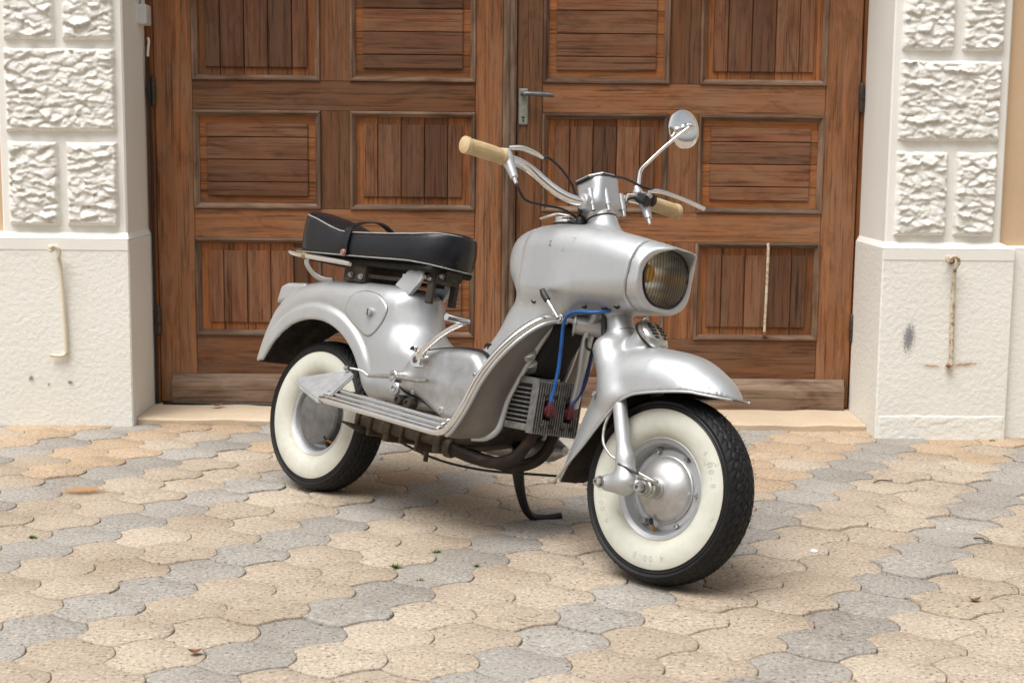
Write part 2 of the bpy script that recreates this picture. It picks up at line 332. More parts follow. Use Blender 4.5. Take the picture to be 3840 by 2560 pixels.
def nets(f, lo, hi, h):
    n = [int(math.ceil((hi[i]-lo[i])/h))+1 for i in range(3)]
    ax = [lo[i]+h*np.arange(n[i]) for i in range(3)]; X, Y, Z = np.meshgrid(*ax, indexing='ij')
    F = f(X, Y, Z); S = F < 0
    c = np.zeros([k-1 for k in n], int)
    for dx in (0, 1):
        for dy in (0, 1):
            for dz in (0, 1): c += S[dx:n[0]-1+dx, dy:n[1]-1+dy, dz:n[2]-1+dz]
    act = (c > 0) & (c < 8); idx = np.argwhere(act); vid = -np.ones(act.shape, int); vid[act] = np.arange(len(idx))
    cor = np.array([(a, b, d) for a in (0, 1) for b in (0, 1) for d in (0, 1)])
    val = np.stack([F[idx[:, 0]+a, idx[:, 1]+b, idx[:, 2]+d] for a, b, d in cor], 1)
    acc = np.zeros((len(idx), 3)); cnt = np.zeros(len(idx))
    for i in range(8):
        for j in range(i+1, 8):
            if np.abs(cor[i]-cor[j]).sum() != 1: continue
            mk_ = (val[:, i] < 0) != (val[:, j] < 0); t = val[:, i]/(val[:, i]-val[:, j]+1e-20)
            p = cor[i]+t[:, None]*(cor[j]-cor[i]); acc[mk_] += p[mk_]; cnt[mk_] += 1
    V = (acc/cnt[:, None]+idx)*h+np.array(lo); Q = []
    for axn in range(3):
        u, v = [(1, 2), (2, 0), (0, 1)][axn]
        sl0 = [slice(None)]*3; sl1 = [slice(None)]*3; sl0[axn] = slice(0, -1); sl1[axn] = slice(1, None)
        a = S[tuple(sl0)]; b = S[tuple(sl1)]; e = np.argwhere(a != b); ok = (e[:, u] > 0) & (e[:, v] > 0) & (e[:, u] < n[u]-1) & (e[:, v] < n[v]-1); e = e[ok]
        flip = ~a[tuple(e.T)]
        def cell(du, dv):
            q = e.copy(); q[:, u] += du; q[:, v] += dv; return vid[tuple(q.T)]
        q = np.stack([cell(-1, -1), cell(0, -1), cell(0, 0), cell(-1, 0)], 1); q[flip] = q[flip][:, ::-1]; Q.append(q)
    return V, np.concatenate(Q)
def sdf_obj(name, f, lo, hi, h, m, parent, inner=None, smooth_it=1):
    V, Q = nets(f, lo, hi, h)
    if smooth_it:                                     # light relaxation keeps the cast surfaces free of grid ripple
        for _ in range(smooth_it):
            acc = np.zeros_like(V); cnt = np.zeros(len(V))
            for k in range(4):
                a, b = Q[:, k], Q[:, (k+1) % 4]; np.add.at(acc, a, V[b]); np.add.at(cnt, a, 1); np.add.at(acc, b, V[a]); np.add.at(cnt, b, 1)
            V = V*.5+.5*acc/np.maximum(cnt, 1)[:, None]
    me = bpy.data.meshes.new(name); me.vertices.add(len(V)); me.vertices.foreach_set('co', V.ravel())
    me.loops.add(Q.size); me.loops.foreach_set('vertex_index', Q.ravel().astype(np.int32)); me.polygons.add(len(Q))
    me.polygons.foreach_set('loop_start', np.arange(0, Q.size, 4, dtype=np.int32)); me.update(calc_edges=True); me.validate()
    for k in (m if isinstance(m, (list, tuple)) else [m]): me.materials.append(MAT[k])
    if inner is not None:
        C = V[Q].mean(1); me.polygons.foreach_set('material_index', inner(C).astype(np.int32))
    me.shade_smooth(); o = bpy.data.objects.new(name, me); return link(o, parent)

# ---- numpy noise for rough stone
def vnoise(x, y, seed):
    xi = np.floor(x).astype(int); yi = np.floor(y).astype(int); xf = x-xi; yf = y-yi
    def hsh(a, b):
        n = (a*374761393+b*668265263+seed*974634777) & 0x7fffffff; n = ((n ^ (n >> 13))*1274126177) & 0x7fffffff; return ((n ^ (n >> 16)) & 0xffff)/65535.0
    u = xf*xf*xf*(xf*(xf*6-15)+10); v = yf*yf*yf*(yf*(yf*6-15)+10)
    return (hsh(xi, yi)*(1-u)+hsh(xi+1, yi)*u)*(1-v)+(hsh(xi, yi+1)*(1-u)+hsh(xi+1, yi+1)*u)*v
def fbm(x, y, seed, o=4):
    s = 0; a = .5; f = 1
    for i in range(o): s = s+a*vnoise(x*f, y*f, seed+i*17); a *= .5; f *= 2.03
    return s


# ================================================================== THE SETTING
V = [(-400, -400, -.03), (400, -400, -.03), (400, 400, -.03), (-400, 400, -.03)]
ground = tag(mk('ground', V, [(0, 1, 2, 3)], 'paver_cream', None, False), kind='structure')
pavement = mk('pavement', [(-4.4, -.6, -.011), (4.4, -.6, -.011), (4.4, 5.6, -.011), (-4.4, 5.6, -.011)], [(0, 1, 2, 3)], 'joint', None, False)
tag(pavement, 'sand bed of the interlocking pavement', kind='structure')
# ---- interlocking wave-sided pavers on a half-offset lattice
LA = np.array((.1863, -.0060)); LR = np.array((-.0070, .1463)); LO = np.array((-1.1335, 3.5739))
PD = .19                                           # how far the middle corners stand out beyond the end corners
def paver_outline(n=5):
    A, B = .085, .075; o = []; top = lambda t: .5-PD+2*PD*(1-abs(2*t-1))+A*math.sin(2*math.pi*t)
    for i in range(2*n): t = i/(2*n); o.append((t-.5, top(t)))
    for i in range(n): q = i/n; o.append((.5+B*math.sin(math.pi*q), (.5-PD)*(1-2*q)))
    for i in range(2*n): t = 1-i/(2*n); o.append((t-.5, -top(t)))
    for i in range(n): q = i/n; o.append((-.5+B*math.sin(math.pi*q), -(.5-PD)*(1-2*q)))
    return np.array([LA*u+LR*v for u, v in o])
PO = paver_outline(5)
def inset(P, d):
    a = np.roll(P, 1, 0); b = np.roll(P, -1, 0); t = b-a; t /= np.linalg.norm(t, axis=1)[:, None]; nr = np.stack([-t[:, 1], t[:, 0]], 1)
    ar = .5*np.sum(P[:, 0]*np.roll(P[:, 1], -1)-np.roll(P[:, 0], -1)*P[:, 1]); return P+nr*d*(1 if ar > 0 else -1)
def paver_data(g, bv):
    p0 = inset(PO, g); p1 = inset(PO, g+bv*.35); p2 = inset(PO, g+bv); n = len(PO)
    V = [(x, y, -.028) for x, y in p0]+[(x, y, -bv*.9) for x, y in p0]+[(x, y, -bv*.3) for x, y in p1]+[(x, y, 0) for x, y in p2]
    F = [((k+1) % n+j*n, k+j*n, k+(j+1)*n, (k+1) % n+(j+1)*n) for j in range(3) for k in range(n)]
    F.append(tuple(3*n+k for k in range(n-1, -1, -1))); return V, F
PM = {}
for k, mm in (('c', 'paver_cream'), ('o', 'paver_ochre'), ('g', 'paver_grey')):
    V, F = paver_data(.0011, .0030); me = bpy.data.meshes.new('paver'); me.from_pydata(V, [], F); me.materials.append(MAT[mm]); me.shade_smooth(); me.set_sharp_from_angle(angle=R_(70)); PM[k] = me
camM = cam.matrix_world.inverted()
def inview(x, y, z=0, mg=.06):
    p = camM @ Vector((x, y, z)); 
    if p.z > -.3: return False
    f = 50/36; return abs(p.x/-p.z*f) < .5+mg and abs(p.y/-p.z*f) < .3335+mg
cells = []
for j in range(-24, 14):
    for i in range(-24, 36):
        u = i+(.5 if j % 2 else 0.0); c = LO+LA*(u+.5)+LR*(j-.5+PD)
        if not (-4.3 < c[0] < 4.3 and -.45 < c[1] < 5.27): continue
        if c[1] > 5.2 and abs(c[0]) > 1.33: continue
        cc = round(u-j/2); ci = 'g' if cc % 3 == 2 else 'c'
        if ci == 'c' and RNG.random() < (c[1]-4.1)*.75: ci = 'o'
        cells.append((inview(*c), c[1], c, ci))
cells.sort(key=lambda q: (not q[0], q[1])); rest = []; nsingle = 0
for vis, yy, c, ci in cells:
    tz = float(RNG.normal(0, .0016)+(.004 if RNG.random() < .06 else 0)); rx, ry = RNG.normal(0, .0080, 2); rz = RNG.normal(0, .006)
    if vis and nsingle < 299:
        o = bpy.data.objects.new('paver', PM[ci]); o.location = (c[0], c[1], tz); o.rotation_euler = (rx, ry, rz); link(o, pavement); nsingle += 1
    else: rest.append((c, tz, ci))
BV, BF, BM = [], [], []; pv = np.array([v[:] for v in paver_data(.0011, .0030)[0]]); pf = paver_data(.0011, .0030)[1]
for c, tz, ci in rest:
    o = len(BV); BV += [(x+c[0], y+c[1], z+tz) for x, y, z in pv]; BF += [tuple(k+o for k in f) for f in pf]; BM += ['cog'.index(ci)]*len(pf)
me = bpy.data.meshes.new('outer_pavers'); me.from_pydata(BV, [], BF)
for k in 'cog': me.materials.append(PM[k].materials[0])
me.polygons.foreach_set('material_index', BM); me.shade_smooth(); me.set_sharp_from_angle(angle=R_(70))
tag(link(bpy.data.objects.new('outer_pavers', me), pavement), kind='stuff')

# ---- added house front behind the camera: darker reflections in the metal, less low sky
def added_front(x0, x1, y, h, m):
    V, F = [], []
    def q(*p): o = len(V); V.extend(p); F.append((o, o+1, o+2, o+3))
    xs = np.arange(x0, x1-.01, 2.6); cols = [(x+.8, x+1.8) for x in xs]; zs = [(0.9, 2.3), (3.9, 5.4)]
    q((x0, y, -.03), (x1, y, -.03), (x1, y, h), (x0, y, h)); q((x0, y-.4, h), (x1, y-.4, h), (x1, y+.5, h-.02), (x0, y+.5, h-.02))
    nb = len(F)
    for a, b in cols:
        for c, d in zs: q((a, y+.02, c), (b, y+.02, c), (b, y+.02, d), (a, y+.02, d))
    o = mk('added_reflection_front', V, F, [m, 'void'], None, False); o.data.polygons.foreach_set('material_index', [0]*nb+[1]*(len(F)-nb)); return tag(o, kind='structure')
added_front(-22, 22, -9.5, 6.4, 'beige')

# ---- rough-faced stucco block (displaced grid with chipped edges)
def rough_block(parent, x0, x1, z0, z1, yb, seed, depth=.034, amp=.95, name='rough_block', m='rock'):
    g = .0044; nx = int((x1-x0)/g)+1; nz = int((z1-z0)/g)+1; rg = np.random.default_rng(seed)
    xs = np.linspace(x0, x1, nx); zs = np.linspace(z0, z1, nz); X, Z = np.meshgrid(xs, zs, indexing='ij')
    wx = X+.016*(fbm(X*26, Z*26, seed)-.5); wz = Z+.016*(fbm(X*26+9, Z*26+4, seed+3)-.5)
    n = int((x1-x0)*(z1-z0)/(.0195*.014)); cx = rg.uniform(x0-.02, x1+.02, n); cz = rg.uniform(z0-.02, z1+.02, n)
    ch = rg.uniform(0, .0085, n); gx = rg.normal(0, .10, n); gz = rg.normal(-.15, .25, n); Hh = np.full(X.shape, -1.0)
    for k in range(n):
        dx = wx-cx[k]; dz = wz-cz[k]; Hh = np.maximum(Hh, ch[k]+gx[k]*dx+gz[k]*dz-20*dx*dx-44*dz*dz)
    cell = np.zeros(X.shape); best = np.full(X.shape, 1e9)
    for k in range(0, n, 2):
        dx = (wx-cx[k])*.75; dz = (wz-cz[k])*1.25; dd = dx*dx+dz*dz; u_ = dd < best; best = np.where(u_, dd, best); cell = np.where(u_, ch[k]*1.3+gx[k]*2.2*dx-(.16+abs(gz[k])*1.7)*dz, cell)
    for _ in range(0): cell[1:-1, 1:-1] = .6*cell[1:-1, 1:-1]+.1*(cell[:-2, 1:-1]+cell[2:, 1:-1]+cell[1:-1, :-2]+cell[1:-1, 2:])
    Hh = np.clip(Hh, -.012, .02)*.36+cell*.42+.007*(fbm(X*38, Z*44, seed+7)-.5)+.0050*(fbm(X*95, Z*110, seed+9, 3)-.5)
    e = np.minimum(np.minimum(X-x0, x1-X), np.minimum(Z-z0, z1-Z))+.007*(fbm(X*30, Z*30, seed+21)-.6)
    fall = sstep(-.002, .011, e); D = (depth*.62+Hh*amp)*fall
    D[0, :] = D[-1, :] = 0; D[:, 0] = D[:, -1] = 0
    jx = X+.004*(fbm(X*22, Z*22, seed+31)-.5)*(fall < 1); jz = Z+.005*(fbm(X*22, Z*22, seed+37)-.5)
    V = np.stack([jx, yb+.003-np.maximum(D, 0)*1.0, jz], -1).reshape(-1, 3); I = np.arange(nx*nz).reshape(nx, nz)
    F = np.stack([I[:-1, :-1], I[1:, :-1], I[1:, 1:], I[:-1, 1:]], -1).reshape(-1, 4)
    return mk(name, V, F, m, parent, True)
def pilaster(label, x0, x1, px0, px1, yf, rows, split, seed, inner, margin_sides):
    t = thing('pilaster', label, 'pilaster', ((x0+x1)/2, yf, 0)); t2 = t
    ox, oy = t.location.x, t.location.y
    def B(name, a, b, c, d, e, f, m, bev=.003): return boxb(name, a-ox, b-ox, c-oy, d-oy, e, f, m, t, bev)
    B('shaft', x0, x1, yf+.025, 5.75, .70, 3.1, 'stucco_smooth', .006)
    B('plinth', px0, px1, yf, 5.74, -.05, .692, 'stucco', .005)
    # weathered sloping cap of the plinth
    V = [(px0-ox, -.002, .690), (px1-ox, -.002, .690), (px1-ox, .5, .690), (px0-ox, .5, .690), (x0-ox, .024, .712), (x1-ox, .024, .712), (x1-ox, .5, .712), (x0-ox, .5, .712)]
    mk('plinth_cap', V, [(0, 1, 5, 4), (1, 2, 6, 5), (3, 0, 4, 7), (4, 5, 6, 7), (0, 3, 2, 1)], 'stucco_smooth', t, False)
    B('margin_band', px0+.002, px1-.002, yf-.0018, yf+.01, .648, .689, 'stucco_smooth', .002)
    for a, b in margin_sides: B('margin_band', a, b, yf-.0015, yf+.01, -.02, .647, 'stucco_smooth', .002)
    k = 0
    for (z0, z1, two) in rows:
        segs = [(x0+.028, split-.0125), (split+.0125, x1-.026)] if two else [(x0+.026, x1-.026)]
        for a, b in segs:
            o = rough_block(t, a-ox, b-ox, z0, z1, yf+.025-oy, seed+k*13); k += 1
    return t
ROWS = [(.736, 1.040, True), (1.073, 1.371, False), (1.398, 1.700, True), (1.730, 2.03, False), (2.06, 2.36, True), (2.39, 2.69, False), (2.72, 3.02, True)]
pilaster('cream pilaster of rough stucco blocks left of the doors, beside the grey junction box', -1.858, -1.404, -2.6, -1.394, 5.16, ROWS, -1.632, 101, 1, [])
ROWS2 = [(.733, 1.036, True), (1.070, 1.353, False), (1.384, 1.690, True), (1.72, 2.02, False), (2.05, 2.35, True), (2.38, 2.68, False), (2.71, 3.01, True)]
RP = pilaster('cream pilaster of rough stucco blocks right of the doors, with a rust-streaked hook rod', 1.334, 1.748, 1.322, 1.796, 5.08, ROWS2, 1.560, 501, -1, [])
rough_block(RP, 1.325-RP.location.x, 1.793-RP.location.x, -.03, .092, .001, 77, .010, .10, 'roughened_foot', 'stucco')
def wall(label, x0, x1, yf, seed, yp):
    t = thing('wall', label, 'wall', ((x0+x1)/2, yf, 0)); ox = t.location.x
    boxb('render_face', x0-ox, x1-ox, 0, .55, .66, 3.1, 'beige', t, .003)
    boxb('plinth', x0-ox, x1-ox, yp-yf, .55, -.05, .70, 'stucco', t, .006)
    return t
wall('beige rendered wall at the right edge, beyond the right pilaster', 1.7485, 4.2, 5.135, 1, 5.105)
wall('beige rendered wall at the left edge, beyond the left pilaster', -4.2, -1.8585, 5.215, 2, 5.20)
lt = thing('lintel', 'cream lintel above the wooden double doors', 'lintel', (0, 5.2, 2.34))
boxb('beam', -1.40, 1.33, 0, .55, 0, .76, 'stucco_smooth', lt, .006)
# threshold
th = thing('threshold', 'pale worn stone step below the wooden doors', 'doorstep', (0, 5.2, 0))
def slab(x0, x1, seed):
    g = 40; V = []; F = []
    for i in range(g+1):
        x = x0+(x1-x0)*i/g; yy = 5.2-5.2+.012*(vnoise(np.array(i*.7), np.array(seed), 5)-.5)
        zz = .026+.006*(vnoise(np.array(i*.31), np.array(seed+3), 9)-.5)
        V += [(x, yy, -.02), (x, yy-.001, zz-.007), (x, yy+.007, zz), (x, .36, zz+.004)]
    for i in range(g):
        for k in range(3): F.append((4*i+k, 4*i+4+k, 4*i+5+k, 4*i+1+k))
    F += [(0, 1, 2, 3), (4*g+3, 4*g+2, 4*g+1, 4*g)]
    return mk('step_slab', V, F, 'stone', th, True, 40)
slab(-1.392, -.0015, 3); slab(.0015, 1.3205, 8)

# ---- wooden double doors: frame, two leaves with fielded plank panels
DY = 5.5
fr = thing('door_frame', 'orange-brown wooden frame around the double doors', 'door frame', (0, DY, 0))
boxb('jamb', -1.4035, -1.374, -.012, .06, .03, 2.338, 'wood_frame', fr, .002, 'z'); boxb('jamb', 1.3215, 1.3335+.05, -.012, .06, .03, 2.338, 'wood_frame', fr, .002, 'z')
boxb('head', -1.374, 1.3215, -.010, .06, 2.29, 2.338, 'wood_frame', fr, .002)
tag(mk('dark_backing', [(-1.6, 5.60, -.02), (1.6, 5.60, -.02), (1.6, 5.60, 2.6), (-1.6, 5.60, 2.6)], [(0, 1, 2, 3)], 'void', None, False), kind='structure')  # dark sheet added behind the doors, blocks sky light through the gaps
ROWZ = [(.298, .678), (.790, 1.165), (1.277, 1.652), (1.764, 2.140)]
PLC = {}
def plank(parent, L, wd, th_, ends, lo_side, hi_side, loc, vert):
    key = (round(L, 4), round(wd, 4), lo_side, hi_side)
    if key not in PLC:
        a = box_data(L, .012, wd-.0022, .0008, (0, .006, 0)); e0 = .034 if lo_side else .0016; e1 = .034 if hi_side else .0016
        z0 = -wd/2+e0; z1 = wd/2-e1; b = box_data(L-.068, .0085, z1-z0, .0022, (0, -.0035, (z0+z1)/2)); V, F = merge([a, b])
        me = bpy.data.meshes.new('plank'); me.from_pydata(V, [], F); me.materials.append(MAT['wood_fresh']); me.materials.append(MAT['wood_plank'])
        me.polygons.foreach_set('material_index', [0]*len(a[1])+[1]*len(b[1])); me.update(); PLC[key] = me
    o = bpy.data.objects.new('plank', PLC[key]); o.location = loc; o.rotation_euler = (0, R_(-90) if vert else 0, 0); return link(o, parent)
MLC = {}
def moulding(parent, x0, x1, z0, z1):
    """four mitred bars round a panel opening"""
    wv = .021; yo, yi = -.0075, .014
    sides = [((x0, z0), (x1, z0), (0, 1)), ((x1, z0), (x1, z1), (-1, 0)), ((x1, z1), (x0, z1), (0, -1)), ((x0, z1), (x0, z0), (1, 0))]
    for a, b, nrm in sides:
        a = np.array(a); b = np.array(b); L = np.linalg.norm(b-a); d = (b-a)/L; n = np.array(nrm)
        prof = [(0, .003), (0, yo*.6), (.003, yo), (.009, yo), (.012, yo*.35), (.018, .006), (wv, .009), (wv, .016)]
        V = []; m = len(prof)
        for end in (0, 1):
            for off, y in prof: V.append(((-L/2+off) if end == 0 else (L/2-off), y, off))
        F = [(k, k+1, m+k+1, m+k) for k in range(m-1)]
        ang = math.atan2(d[1], d[0]); c = (a+b)/2
        mk('moulding', V, F, 'wood_mould', parent, False, None, (c[0], 0, c[1]), (0, -ang, 0))
def leaf(label, x0, x1, cols, first_h, xo):
    t = thing('door_leaf', label, 'door', (xo, DY, 0))
    def B(name, a, b, c, d, e, f, m, axis='x', bev=.0018): return boxb(name, a-xo, b-xo, c, d, e, f, m, t, bev, axis)
    st = [(x0, cols[0][0])]+[(cols[-1][1], x1)]
    for a, b in st: B('stile', a, b-.0008, 0, .045, .035, 2.285, 'wood_rail', 'z')
    a, b = cols[0][0], cols[-1][1]
    rz = [(.14, .298)]+[(ROWZ[k][1], ROWZ[k+1][0]) for k in range(3)]+[(2.14, 2.285)]
    for z0, z1 in rz: B('rail', a+.0004, b-.0016, .0006, .045, z0, z1, 'wood_rail')
    for z0, z1 in ROWZ: B('mullion', cols[0][1], cols[1][0], .0011, .045, z0+.0006, z1-.0006, 'wood_rail', 'z')
    for ci, (c0, c1) in enumerate(cols):
        for ri, (z0, z1) in enumerate(ROWZ):
            p = boxb('panel', c0-xo-.004, c1-xo+.004, .030, .040, z0-.004, z1+.004, 'wood_fresh', t, 0)
            pl = p.location
            q = bpy.data.objects.new('tmp', None)
            horiz = ((ci+ri) % 2 == 0) == first_h
            i0, i1, k0, k1 = c0-xo+.016, c1-xo-.016, z0+.016, z1-.016
            if horiz:
                n = 4; wd = (k1-k0)/n
                for k in range(n): plank(p, i1-i0, wd, .01, 0, k == 0, k == n-1, ((i0+i1)/2-pl.x, .0155-pl.y+.0002*(k % 2), k0+wd*(k+.5)-pl.z), False)
            else:
                n = 5; wd = (i1-i0)/n
                for k in range(n): plank(p, k1-k0, wd, .01, 0, k == n-1, k == 0, (i0+wd*(k+.5)-pl.x, .0155-pl.y+.0002*(k % 2), (k0+k1)/2-pl.z), True)
            bpy.data.objects.remove(q)
            mo = bpy.data.objects.new('moulding_frame', None); link(mo, t); moulding(mo, c0-xo, c1-xo, z0, z1)
    # weatherboard at the foot: bevelled top, bleached
    wa, wb = x0+.045, x1-.018
    V = []; L = wb-wa
    for sx in (-L/2, L/2):
        for y, z in [(0, .0), (-.030, .004), (-.032, .092), (-.026, .108), (-.020, .112), (-.012, .130), (0, .134)]: V.append((sx*(1 if y > -.01 else .994), y, z))
    m = 7; F = [(k, k+1, m+k+1, m+k) for k in range(m-1)]+[tuple(range(m-1, -1, -1)), tuple(range(m, 2*m))]
    mk('weatherboard', V, F, 'wood_kick', t, False, None, ((wa+wb)/2-xo, -.0005, .013)); B('bottom_rail', x0+.001, x1-.002, .002, .044, .034, .1395, 'wood_rail')
    return t
LL = leaf('left wooden door leaf with a dark cover strip, behind the scooter seat', -1.3725, -.044, [(-1.229, -.741), (-.628, -.148)], False, -.70)
RL = leaf('right wooden door leaf carrying the lever handle, behind the mirror and headlight', .0105, 1.319, [(.108, .589), (.705, 1.188)], True, .66)
boxb('cover_strip', -.0435+.70, .0075+.70, -.020, .03, .035, 2.285, 'wood_mould', LL, .008, 'z')
boxb('strip_bead', -.031+.70, -.018+.70, -.0245, -.018, .04, 2.28, 'wood_kick', LL, .003, 'z')
def hinge(t, x, z0, z1):
    zc = (z0+z1)/2; h = lathe('hinge', [(.004, -.056), (.0085, -.052), (.0105, -.046), (.0105, -.004), (.0125, -.003), (.0125, .003), (.0105, .004), (.0105, .046), (.0085, .052), (.004, .057)], 'hinge', t, (x, -.016, zc), (0, 0, 1), 12)
    return h
hinge(LL, -1.3735+.70, 1.18, 1.283); hinge(LL, -1.3735+.70, .298, .409); hinge(RL, 1.320-.66, 1.18, 1.286); hinge(RL, 1.320-.66, .296, .407)
hp = box('handle_plate', (.036, .008, .135), (.034-.66, -.004, 1.188), plain('grey_green_plate', (.30, .32, .27), .5, .5, .2, 60), RL, .003)
tube('keyhole', [(0, -.0045, -.042), (0, -.0041, -.0419)], .0055, 'void', hp, 12, 0); tube('keyhole_slot', [(0, -.0047, -.047), (0, -.0046, -.057)], .0026, 'void', hp, 8, 0)
tube('lever', [(0, 0, .048), (0, -.030, .048), (.006, -.040, .048), (.03, -.043, .0475), (.07, -.043, .046), (.115, -.040, .043)], [.012, .011, .0125, .0125, .0125, .0115], 'levergrey', hp, 12, 6, .75)
tag(hp, 'dull metal plate with dark lever handle and keyhole')

# ---- things on the walls
def hook_rod(label, x, yf, ztop, zbot, foot, m, rusty):
    t = thing('hook_rod', label, 'hook', (x, yf, ztop))
    lathe('eye_bolt', [(.006, 0), (.006, -.03), (.012, -.034), (.015, -.042), (.010, -.05)], m, t, (-.012, 0, .012), (.25, 1, 0), 14)
    tube('eye_ring', [(-.022, -.046, .014), (-.008, -.05, .022), (.008, -.048, .012), (.010, -.043, -.004), (.002, -.036, -.022)], .0062, m, t, 8, 6)
    dz = zbot-ztop
    tube('rod', [(.002, -.036, -.018), (.004, -.02, -.06), (.008, -.013, dz*.5), (.012, -.011, dz+.03), (.010, -.011, dz+.010), (.000, -.012, dz+.002), (foot*.5, -.014, dz), (foot, -.018, dz+.004)], [.0072, .008, .008, .008, .0078, .0076, .007, .006], m, t, 8, 8)
    if rusty:
        lathe('rust_collar', [(.011, 0), (.013, -.004), (.007, -.009)], 'rust', t, (-.004, -.004, .004), (0, 1, 0), 10)
        lathe('rust_foot', [(.004, -.010), (.010, -.004), (.010, .004), (.005, .010)], 'rust', t, (.004, -.012, dz+.006), (1, 0, 0), 9)
    return t
hook_rod('cream painted hook rod hanging on the left plinth', -1.642, 5.16, .645, .262, -.045, 'hookpaint', False)
hook_rod('rust-stained hook rod hanging on the right plinth', 1.570, 5.08, .645, .262, .012, 'rustywhite', True)
def stain(name, label, cx, cz, yf, w_, h_, col, seed, rot=0.0, thr=.5):
    m, n, b = mat(name+'_mat'); v = objcoord(n, rnd=False)
    vv = node(n, 'ShaderNodeVectorMath', operation='LENGTH'); mp = node(n, 'ShaderNodeMapping'); mp.inputs['Scale'].default_value = (1/w_, 1, 1/h_)
    tc = node(n, 'ShaderNodeTexCoord'); n.links.new(tc.outputs['Object'], mp.inputs['Vector']); n.links.new(mp.outputs[0], vv.inputs[0])
    ns = noise(n, v, 150, 3, .7); sub = node(n, 'ShaderNodeMath', operation='SUBTRACT'); n.links.new(ns, sub.inputs[0])
    ln = node(n, 'ShaderNodeMath', operation='MULTIPLY'); ln.inputs[1].default_value = .45; n.links.new(vv.outputs['Value'], ln.inputs[0]); n.links.new(ln.outputs[0], sub.inputs[1])
    a = ramp(n, sub.outputs[0], [(thr-.28, (0, 0, 0)), (thr-.14, (.75,)*3)]).outputs[0]; n.links.new(a, b.inputs['Alpha']); b.inputs['Base Color'].default_value = (*col, 1); b.inputs['Roughness'].default_value = .9
    o = mk(name, [(-w_, 0, -h_), (w_, 0, -h_), (w_, 0, h_), (-w_, 0, h_)], [(0, 1, 2, 3)], m, None, False, None, (cx, yf, cz), (0, rot, 0)); return tag(o, label, 'stain')
stain('scuff_mark', 'grey scuffed patch on the right plinth', 1.428, .372, 5.0755, .034, .085, (.22, .22, .24), 3, .1)
stain('rust_streak', 'thin rust streak running right of the rusty hook rod', 1.635, .275, 5.0755, .075, .0075, (.42, .20, .06), 4, -.10, .46)
stain('rust_streak', 'thin rust streak running left of the rusty hook rod', 1.515, .268, 5.0755, .05, .006, (.45, .24, .09), 4, .10, .46)
for k_, (cx_, cz_, w_, h_, lb) in enumerate(((-1.765, .178, .011, .012, 'leftmost grey chip in the left plinth render'), (-1.622, .164, .012, .008, 'grey chip in the left plinth render below the hook rod'), (-1.700, .155, .004, .009, 'smallest grey chip in the left plinth render, between two others'))): stain('render_chip', lb, cx_, cz_, 5.1555, w_, h_, (.16, .16, .13), 5, .3, .40)
jb = thing('junction_box', 'small grey junction box on the left door reveal', 'box', (-1.392, 5.43, 1.47))
box('box_body', (.045, .07, .075), (.0, 0, .04), 'boxgrey', jb, .006, None, 2); box('box_lid', (.04, .006, .07), (.002, -.0375, .04), 'boxgrey', jb, .002)
tube('pipe', [(0, 0, .075), (0, 0, .9)], .0085, 'boxgrey', jb, 10, 0)
cb = thing('wall_cable', 'dark cable running down the left door frame', 'cable', (-1.384, 5.478, .03))
tube('sheath', [(.0, 0, 0), (.001, -.002, .3), (-.001, -.004, .65), (.001, -.006, .9), (-.002, -.008, 1.2), (-.003, -.012, 1.33)], .0055, 'black', cb, 8, 6)
tube('bare_end', [(-.003, -.012, 1.32), (.0, -.014, 1.36), (.004, -.016, 1.385), (.001, -.016, 1.40)], .0045, 'white', cb, 8, 4)
box('clip', (.022, .012, .03), (-.006, .004, 1.20), 'hinge', cb, .002)
hr = thing('door_stay', 'thin rusty white stay rod hanging on the right door leaf', 'rod', (.984, DY-.004, .672))
tube('rod', [(0, -.004, .004), (.001, -.011, -.02), (.0, -.008, -.18), (-.003, -.009, -.34)], .0055, 'rustywhite', hr, 8, 6); lathe('rod_end', [(.004, 0), (.009, -.004), (.010, -.014), (.006, -.020)], 'rust', hr, (-.003, -.009, -.335), (0, 0, 1), 8)
ds = mk('draught_strip', *sweep_data(catmull([(-1.36, 5.470, .034), (-1.0, 5.466, .031), (-.85, 5.458, .030), (-.7, 5.464, .036), (-.45, 5.468, .033), (-.10, 5.470, .033)], 8), .006, 8), 'black', None, True)
tag(ds, 'sagging black rubber strip below the left door leaf', 'strip')

# ================================================================== THE SCOOTER (bike frame: x forward, y left, z up; leans on its side stand)
TH, LEAN = .7647, .2184
SC = thing('motor_scooter', 'vintage silver motor scooter with whitewall tyres leaning on its side stand', 'scooter', (-.5922, 4.1949, .0011))
SC.rotation_euler = (-LEAN, 0, -TH)
def S(x, s, z): return (x, -s, z)                 # s: metres to the rider's right, towards the camera
def Sp(pts): return [S(*p) for p in pts]
WR, WX = .2275, 1.297                              # tyre radius, wheelbase
